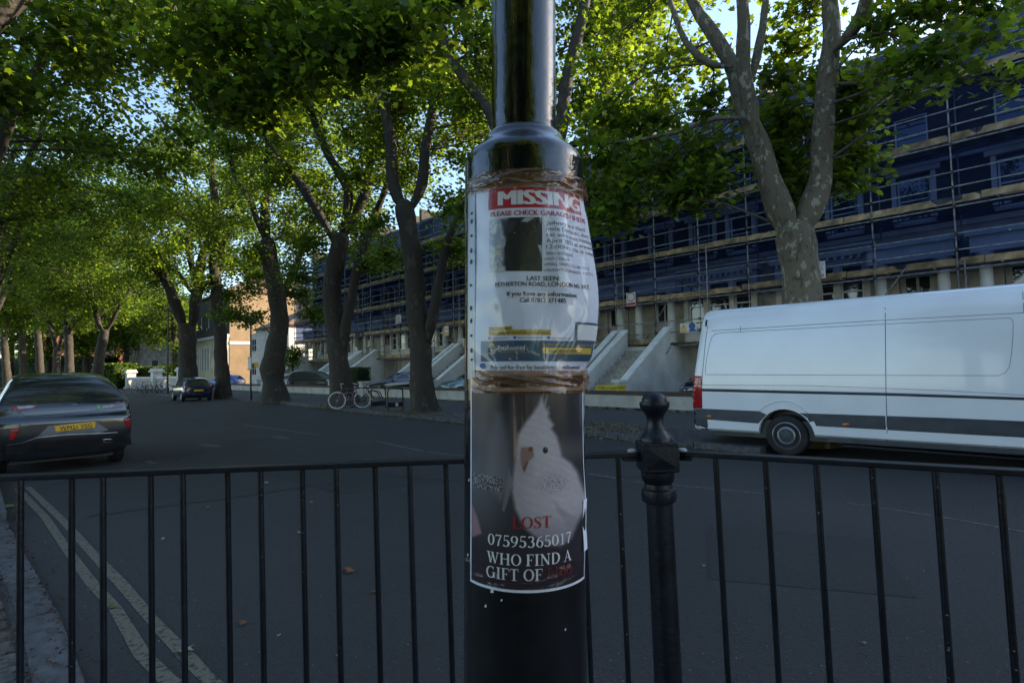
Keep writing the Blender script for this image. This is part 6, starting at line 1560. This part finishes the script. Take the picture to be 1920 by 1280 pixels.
# --- tree hidden behind the lamp post
d0 = 16.2
limbs = [limb_px([(985, 785, .5), (985, 640, .42), (985, 500, .38), (984, 420, .36)], d0),
         limb_px([(984, 430, .26), (955, 310, .2), (918, 214, .17), (872, 150, .15), (835, 75, .13), (805, -30, .10), (780, -160, .06)], d0, .5),
         limb_px([(988, 430, .26), (1028, 330, .22), (1050, 240, .2), (1068, 130, .18), (1088, 40, .16), (1110, -40, .12), (1150, -200, .07)], d0, -.5),
         limb_px([(1085, 60, .1), (1115, 10, .09), (1140, -60, .07)], d0),
         limb_px([(1000, 400, .16), (1035, 310, .14), (1072, 273, .12), (1130, 243, .10), (1182, 165, .08), (1228, 85, .06)], d0, 1.0),
         limb_px([(1060, 275, .09), (1120, 268, .08), (1180, 272, .06), (1240, 262, .04)], d0, -1)]
lob = LB([(900, 60, 16, 1.1), (960, -60, 17, 1.4), (860, 180, 17, .9), (1120, 60, 17, .9), (1180, 20, 17, 1.0), (1060, 330, 16, .6), (1180, 230, 17.5, .9), (1240, 200, 17.5, .9), (900, 330, 16.5, .9), (870, 400, 16.5, .7), (1150, 150, 18, .8), (1100, 190, 18, .6), (1230, 60, 18, 1.1), (1120, 350, 16, .6), (1200, 320, 16.5, .6)]) + crown(S(sp(D(985, 640, d0))[0], sp(D(985, 640, d0))[1], 13.0), (5.5, 5.5, 5.0), 40, 21, (1.0, 1.6), 8.2, True)
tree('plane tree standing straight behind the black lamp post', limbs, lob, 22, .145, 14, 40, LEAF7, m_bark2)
# --- the row of trunks left of the lamp post
d2 = 20.4
limbs = [limb_px([(797, 775, .62), (795, 745, .48), (790, 700, .42), (784, 600, .375), (774, 500, .36), (767, 430, .345), (758, 388, .35)], d2),
         limb_px([(760, 402, .28), (740, 350, .24), (729, 250, .2), (714, 150, .17), (702, 60, .14), (692, -50, .1), (690, -200, .05)], d2, .6),
         limb_px([(764, 402, .26), (790, 345, .2), (801, 260, .175), (818, 150, .15), (828, 40, .13), (832, -80, .1), (840, -220, .05)], d2, -.6),
         limb_px([(793, 670, .24), (808, 615, .19), (822, 530, .17), (838, 462, .15), (862, 400, .12), (895, 330, .09)], d2, -1.0)]
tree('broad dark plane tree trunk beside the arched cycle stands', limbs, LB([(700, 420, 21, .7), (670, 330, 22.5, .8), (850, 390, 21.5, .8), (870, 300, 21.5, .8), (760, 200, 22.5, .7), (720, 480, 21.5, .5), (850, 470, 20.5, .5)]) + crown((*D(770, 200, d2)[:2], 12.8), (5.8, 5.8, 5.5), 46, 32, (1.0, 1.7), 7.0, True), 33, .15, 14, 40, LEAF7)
d3 = 24.8
limbs = [limb_px([(640, 765, .72), (640, 735, .55), (638, 690, .44), (630, 640, .42), (624, 560, .40), (624, 515, .39), (640, 448, .36)], d3),
         limb_px([(634, 465, .24), (588, 385, .2), (553, 328, .17), (508, 280, .14), (490, 200, .11), (480, 100, .07)], d3, .8),
         limb_px([(640, 450, .26), (652, 358, .22), (616, 290, .18), (588, 225, .15), (570, 120, .11), (560, 0, .07)], d3, -.8),
         limb_px([(644, 450, .26), (672, 390, .22), (692, 328, .19), (693, 225, .16), (688, 140, .13), (680, 20, .09), (675, -100, .05)], d3, .4),
         limb_px([(644, 690, .26), (648, 620, .23), (658, 555, .21), (680, 470, .19), (698, 415, .16), (724, 355, .13), (738, 290, .1), (745, 200, .06)], d3, -1.2)]
tree('thick twin-stemmed plane tree beside the red bicycle', limbs, LB([(580, 460, 25, .9), (560, 520, 26, .6), (700, 500, 25, .5), (600, 400, 26.5, .8), (520, 330, 26, .9), (720, 260, 26.5, .8)]) + crown((*D(620, 200, d3)[:2], 13.2), (6.2, 6.2, 6.0), 48, 42, (1.1, 1.8), 7.2, True), 44, .155, 14, 40, LEAF7)
d4 = 30
limbs = [limb_px([(518, 760, .95), (516, 742, .7), (511, 715, .55), (510, 692, .62), (518, 655, .52), (523, 600, .46), (518, 540, .44), (506, 500, .42), (503, 455, .40)], d4),
         limb_px([(503, 470, .28), (497, 420, .25), (502, 330, .22), (505, 240, .17), (508, 120, .1)], d4, .5),
         limb_px([(500, 460, .22), (472, 385, .18), (443, 330, .14), (420, 260, .1)], d4, -.5),
         limb_px([(524, 590, .26), (534, 548, .2), (556, 495, .17), (572, 445, .14), (600, 390, .1)], d4, .8)]
tree('plane tree with a swollen knotted trunk on the far footway', limbs, LB([(460, 540, 31, .9), (440, 590, 32, .7), (480, 480, 30, 1.0), (560, 550, 31, .8), (590, 590, 32, .5), (540, 430, 30, 1.0), (470, 600, 33, .5)]) + crown((*D(510, 200, d4)[:2], 13.5), (6.2, 6.2, 6.5), 46, 52, (1.2, 1.9), 6.5, True), 55, .165, 14, 40, LEAF5)
d5 = 36.9
limbs = [limb_px([(420, 753, .7), (418, 735, .52), (416, 690, .42), (412, 620, .38), (406, 560, .36), (403, 500, .34), (404, 440, .3), (400, 340, .22), (396, 220, .12)], d5),
         limb_px([(404, 520, .2), (420, 460, .16), (440, 400, .12)], d5), limb_px([(404, 500, .2), (385, 430, .16), (370, 370, .1)], d5)]
tree('slender straight plane tree between the knotted tree and the navy hatchback', limbs, LB([(430, 560, 38, .9), (390, 540, 37, .9), (400, 470, 37, 1.2)]) + crown((*D(402, 300, d5)[:2], 13.5), (6.2, 6.2, 6.5), 42, 62, (1.2, 1.9), 6.5), 66, .18, 14, 40, LEAF5)
d6 = 44
limbs = [limb_px([(350, 742, 1.0), (351, 728, .8), (352, 690, .66), (352, 640, .62), (350, 612, .62)], d6),
         limb_px([(346, 625, .5), (334, 585, .44), (322, 550, .42), (300, 510, .38), (270, 470, .3), (245, 430, .22), (225, 380, .14)], d6, .5),
         limb_px([(356, 625, .48), (366, 575, .42), (372, 530, .38), (380, 480, .32), (396, 430, .24), (420, 370, .15)], d6, -.5),
         limb_px([(368, 540, .3), (356, 480, .26), (352, 400, .2), (345, 300, .1)], d6, .5), limb_px([(368, 560, .2), (350, 535, .16), (336, 510, .12)], d6)]
tree('dark forked plane tree standing behind the navy hatchback', limbs, LB([(300, 470, 45, 1.4), (260, 520, 46, 1.2), (400, 500, 44, 1.2), (340, 440, 45, 1.5), (230, 470, 46, 1.4), (420, 590, 46, .7)]) + crown((*D(330, 350, d6)[:2], 13.5), (7, 7, 6.5), 42, 72, (1.4, 2.2), 7), 77, .2, 15, 42, LEAF5)
# --- trunks far down the street
far = [(186, 54, [(178, 722, .75), (184, 690, .58), (190, 650, .52), (195, 622, .5)], [[(194, 630, .34), (184, 600, .3), (174, 570, .24), (150, 530, .16)], [(197, 628, .3), (212, 598, .24), (226, 572, .18), (245, 540, .12)]], 'reddish sunlit forked trunk beside the white balustrade'),
       (129, 57, [(131, 722, .6), (130, 680, .48), (129, 640, .46), (127, 612, .45)], [[(126, 620, .28), (120, 590, .24), (116, 560, .18)], [(130, 620, .3), (140, 595, .26), (150, 575, .2)]], 'straight sunlit grey trunk beyond the hire car roof'),
       (104, 60, [(104, 722, .6), (106, 690, .42), (108, 655, .4)], [[(107, 665, .3), (98, 625, .26), (88, 595, .22), (70, 560, .14)], [(109, 660, .26), (117, 630, .22), (124, 605, .16)]], 'pale forked trunk leaning left beyond the hire car roof'),
       (76, 66, [(77, 722, .6), (75, 690, .5), (72, 640, .46), (68, 590, .4)], [[(70, 620, .3), (60, 570, .2)], [(70, 610, .3), (85, 570, .2)]], 'dark upright trunk in the shade far down the street'),
       (45, 72, [(46, 722, .6), (44, 690, .5), (42, 640, .46), (44, 590, .4)], [[(43, 620, .3), (30, 570, .2)], [(44, 610, .3), (58, 565, .2)]], 'broad shaded trunk far down the street'),
       (14, 68, [(14, 722, .6), (12, 690, .5), (8, 640, .46), (10, 590, .4)], [[(9, 620, .3), (-6, 570, .2)], [(10, 610, .3), (24, 565, .2)]], 'shaded trunk furthest toward the end of the street')]
for k, (x, d, tr, lb, lab) in enumerate(far):
    c = D(x, 480, d)
    tree('plane tree with ' + lab, [limb_px([(a, b_, r_ * .8) for a, b_, r_ in tr], d)] + [limb_px([(a, b_, r_ * .8) for a, b_, r_ in l], d) for l in lb], LB([(x - 20, 560, d, 1.6), (x + 25, 545, d, 1.5), (x, 500, d - 2, 1.8), (x + 40, 590, d + 2, 1.1), (x - 30, 610, d + 4, 1.2)]) + crown((c.x, c.y, 14), (7.5, 7.5, 6.5), 34, 80 + k, (1.6, 2.4), 7.5), 90 + k, .24, 14, 36, LEAF5, m_bark2, spread=.55, twigs=k < 3)
for k, (x, d) in enumerate(((20, 88), (90, 84), (160, 78), (235, 82), (285, 90), (-40, 80))):
    c = D(x, 600, d)
    tree(('leafy background tree closing the view behind the trunks', 'leafy background tree over the long dark hedge', 'leafy background tree behind the sunlit grey trunk', 'leafy background tree before the red brick house', 'leafy background tree beside the stone porch house', 'leafy background tree at the left end of the far row')[k], [limb_px([(x, 715, .4), (x + 2, 640, .34), (x - 2, 560, .25), (x, 460, .12)], d)], crown((c.x, c.y, 10.5), (7, 7, 6.5), 34, 300 + k, (1.6, 2.4), 4.6), 310 + k, .36, 11, 26, LEAF5, m_bark2, spread=.6, twigs=False, group='street greenery', name='broadleaf_tree')
d = 64; c = D(325, 600, d)
tree('sunlit bright green tree hanging low behind the dark forked tree', [limb_px([(332, 724, .4), (328, 660, .3), (325, 600, .25), (322, 540, .2)], d)], LB([(310, 620, d, 1.5), (335, 650, d, 1.2), (300, 570, d, 1.6), (330, 580, d, 1.6), (320, 520, d, 1.8), (290, 640, d, 1.0), (345, 610, d, 1.0), (300, 510, d, 1.6), (335, 690, d, .8)]), 131, .28, 14, 34, LEAF5, group='street greenery', name='broadleaf_tree', twigs=False, spread=.55)
d = 52; tree('small leafy young tree before the white villa', [limb_px([(549, 712, .1), (549, 680, .08), (548, 650, .05)], d)], LB([(548, 660, d, .9), (552, 680, d, .7), (543, 672, d, .6), (556, 662, d, .5)]), 132, .2, 12, 26, LEAF5, group='street greenery', name='young_tree', spread=.35)
# --- near side trees whose crowns hang over the road
for k, (s_, p_, R_, n, zc, ex, lab) in enumerate([(13.5, -1.8, (4.8, 4.8, 3.6), 26, 9.5, [(430, 60, 9.6, .8), (520, 40, 9.4, .8), (610, 60, 9.2, .8), (700, 30, 9.0, .8), (780, 40, 9.0, .7), (560, 130, 9.6, .6), (650, 120, 9.2, .6), (450, 150, 9.8, .7), (480, 220, 10.2, .5), (380, 30, 10, .9), (720, 90, 9.0, .4), (400, 180, 10.5, .6), (850, -40, 9.2, .5), (340, 110, 10.5, .8)], 'near side plane tree whose leafy boughs hang over the road'),
                                                (23, -1.8, (6.2, 6.2, 5), 60, 11, [], 'second near side plane tree crown over the hire car'), (33, -1.5, (6.5, 6.5, 5.5), 62, 11.5, [], 'third near side plane tree crown further along the road'), (45, -1.2, (7, 7, 5.5), 50, 12, [], 'fourth near side plane tree crown far along the road'), (60, -1.0, (7, 7, 6), 40, 12, [], 'fifth near side plane tree crown at the far bend')]):
    b = S(s_, p_); t0 = S(s_, p_, 0)
    lm = [[(b + Vector((0, 0, .05)), .5), (b + Vector((.1, 0, 2)), .4), (b + Vector((0, .1, 5)), .36)]] + [[(b + Vector((0, .1, 4.5)), .2), (b + Vector((math.cos(a) * 1.5, math.sin(a) * 1.5, 7)), .2), (b + Vector((math.cos(a) * 3, math.sin(a) * 3, zc)), .13), (b + Vector((math.cos(a) * 4, math.sin(a) * 4, zc + 3)), .06)] for a in (.3, 1.6, 3.0, 4.4, 5.6)]
    if k == 0: lm.append([(b + Vector((0, .1, 4.8)), .2), (D(60, -130, 10.8), .12), (D(400, -90, 10), .09), (D(620, -90, 9.4), .065), (D(850, -100, 9.2), .03)])
    tree(lab, lm, LB(ex) + crown((b.x + .8, b.y + .6, zc), R_, n, 140 + k, (1.0, 1.7), 5.6), 150 + k, .16 if k else .165, 13, 36, LEAF12 if k == 0 else LEAF7, spread=.45 if k else .30)
# ------------------------------------------------------------------ hedges and shrubs
def hedge(label, c, d, rz, n, size, seed, lm=None, name='hedge'):
    root = thing(name, label, 'hedge', (c[0], c[1], .12), rz)
    C = leaf_box((0, 0, d[2] / 2), d, 0, n, size, seed); leaves('foliage', C, size, LEAF5, lm or m_leaf2, root, seed, 1.2)
    MB().b2(-d[0] / 2 * .88, d[0] / 2 * .88, -d[1] / 2 * .85, d[1] / 2 * .85, 0, d[2] * .92).build('inner_twigs', M('hedge_twigs', (.012, .02, .008), rough=.9), root)
    return root
c = PP(667, 715, 17.8); hedge('clipped dark green hedge behind the garden wall by the black saloon', c, (2.3, 1.0, 1.75), A_ST, 5000, .07, 5)
for k, (x, y, d, w, h, lab) in enumerate(((215, 705, 68, 3.6, 3.0, 'loose green shrub spilling over the white balustrade'), (300, 700, 70, 5, 2.6, 'dark shrub bed behind the balustrade piers'), (165, 690, 84, 9, 4.5, 'dark hedge in deep shade beyond the far trunks'), (95, 690, 92, 10, 5.0, 'long dark hedge behind the pale forked trunk'), (30, 690, 96, 10, 5.0, 'shaded hedge at the end of the street'))):
    c = D(x, y, d); hedge(lab, c, (w, 3, h), A_ST + .6, 2600, .3, 20 + k, m_leaf if k < 2 else m_leaf2, 'shrub' if k < 2 else 'hedge')
# ------------------------------------------------------------------ fallen leaves
m_dry = [M('dry_leaf_brown', (.16, .075, .03), rough=.8, var=.3, scale=60), M('dry_leaf_pale', (.30, .28, .20), rough=.8, var=.2, scale=60), M('dry_leaf_green', (.10, .12, .04), rough=.8, var=.2, scale=60)]
spots = [(655, 1071, 0, .11), (347, 1222, 1, .10), (562, 998, 1, .05), (210, 1137, 2, .07), (196, 976, 2, .06), (87, 1016, 0, .05), (18, 950, 2, .12), (633, 1228, 1, .03), (92, 1240, 0, .04), (700, 1110, 0, .05), (500, 905, 1, .06), (585, 941, 1, .05), (455, 1168, 0, .06), (1450, 1130, 1, .04), (1620, 1205, 1, .03), (1320, 1060, 1, .03), (305, 1010, 1, .04), (390, 950, 1, .04), (523, 1190, 1, .03)]
names = ['curled brown fallen leaf lying alone on the asphalt behind the railing', 'pale fallen leaf lying on the outer yellow line', 'small pale fallen leaf on the open asphalt', 'greenish fallen leaf lying on the inner yellow line', 'greenish fallen leaf beside the tar seam', 'brown fallen leaf in the kerb gutter', 'large green fallen leaf by the raised kerb end', 'tiny pale leaf scrap on the asphalt', 'brown leaf scrap on the flush kerb']
for k, (x, y, m_, s_) in enumerate(spots):
    z = .008; p = G(x, y, .03 if x < 100 and y > 1000 else z); t = LEAF12 * s_
    a = random.uniform(0, 6.28); mb = MB(); vs = [(math.cos(a) * q[0] - math.sin(a) * q[1], math.sin(a) * q[0] + math.cos(a) * q[1], .12 * s_ * math.sin(q[0] / s_ * 5 + k) + .14 * s_) for q in t] + [(0, 0, 0)]
    mb.add(vs, [(i, (i + 1) % 12, 12) for i in range(12)]); o = mb.build('fallen_leaf', m_dry[m_], smooth=True); o.location = p
    tag(o, names[k] if k < len(names) else 'scattered pale leaf scrap on the asphalt beyond the railing', 'leaf', 'fallen leaves on the road')
r = np.random.default_rng(99)
def litter(name, label, P, size, mat, seed):
    o = leaves(name, np.array(P), size, LEAF5, mat, None, seed, .35); tag(o, label, 'leaf litter', kind='stuff'); return o
m_lit = leaf_mat('leaf_litter', (.22, .16, .06), (.5, .40, .18), (.05, .04, .01))
P = []
for a, b in zip(FK, FK[1:]):
    n = int((b - a).length * 26); t = r.random(n); off = -np.abs(r.normal(.02, .16, n)) - .02
    for i in range(n): q = a + (b - a) * t[i] + N * off[i]; P.append((q.x, q.y, .012 + r.random() * .015))
litter('gutter_leaf_litter', 'dry yellow leaf litter lying along the far kerb', P, .06, m_lit, 1)
P = []
for b in [D(797, 765, 20.4), D(640, 765, 24.8), D(518, 755, 30), D(985, 770, 16.2), D(1120, 800, 13.5)]:
    s_, p_ = sp(b)
    for i in range(900):
        q = S(s_ + r.normal(0, 1.0), 11.0 + r.normal(0, .5), .128 + r.random() * .01); P.append(q)
litter('footway_leaf_litter', 'dry straw coloured litter round the tree bases on the far footway', P, .05, m_lit, 2)
P = [G(162, 1280) + (NK[3] - NK[0]) * t + Vector((r.normal(.05, .09), r.normal(.0, .05), .028)) for t in r.random(420) * 1.1]
P += [NK[0] + ta * r.uniform(-.5, 3.5) + tb * (.22 + r.normal(0, .03)) + Vector((0, 0, .02)) for _ in range(500)]
litter('crumbled_leaf_litter', 'crumbled brown leaf litter along the flush kerb by the railing', P, .022, leaf_mat('brown_crumbs', (.05, .03, .018), (.13, .085, .05), (.02, .01, .01)), 3)
P = [G(r.uniform(150, 1900), r.uniform(900, 1290), .004) for _ in range(1300)]
litter('road_grit', 'pale grit and crumbs scattered on the asphalt', P, .011, leaf_mat('pale_grit', (.10, .10, .09), (.32, .31, .28), (.01, .01, .01)), 4)
# ------------------------------------------------------------------ the near side of the street, behind the viewer
for k in range(2):
    o = copy_tree(hL if k % 2 else hR, label='terraced house on the near side of the street behind the railing'); o.location = S(-13 + 6.6 * k, -13.5); o.rotation_euler = (0, 0, A_ST + math.pi); o['group'] = 'near side terraced houses'
for k, (s_, p_) in enumerate(((-6, -7.5), (1.5, -8.0), (-14, -4), (-4.2, -4.2), (-9.5, -6))):  # out of view, added as dark shapes for the lamp post to reflect
    b = S(s_, p_); lm = [[(b + Vector((0, 0, .05)), .4), (b + Vector((.1, 0, 2)), .3), (b + Vector((0, .1, 4)), .26), (b + Vector((.2, .1, 8)), .15)]]
    tree('near side plane tree standing behind the railing and the viewer', lm, crown((b.x, b.y, 7.0), (3.4, 3.4, 4.6), 26, 400 + k, (1.0, 1.5), 2.6), 410 + k, .3, 12, 24, LEAF5, m_bark2, spread=.5, twigs=False)
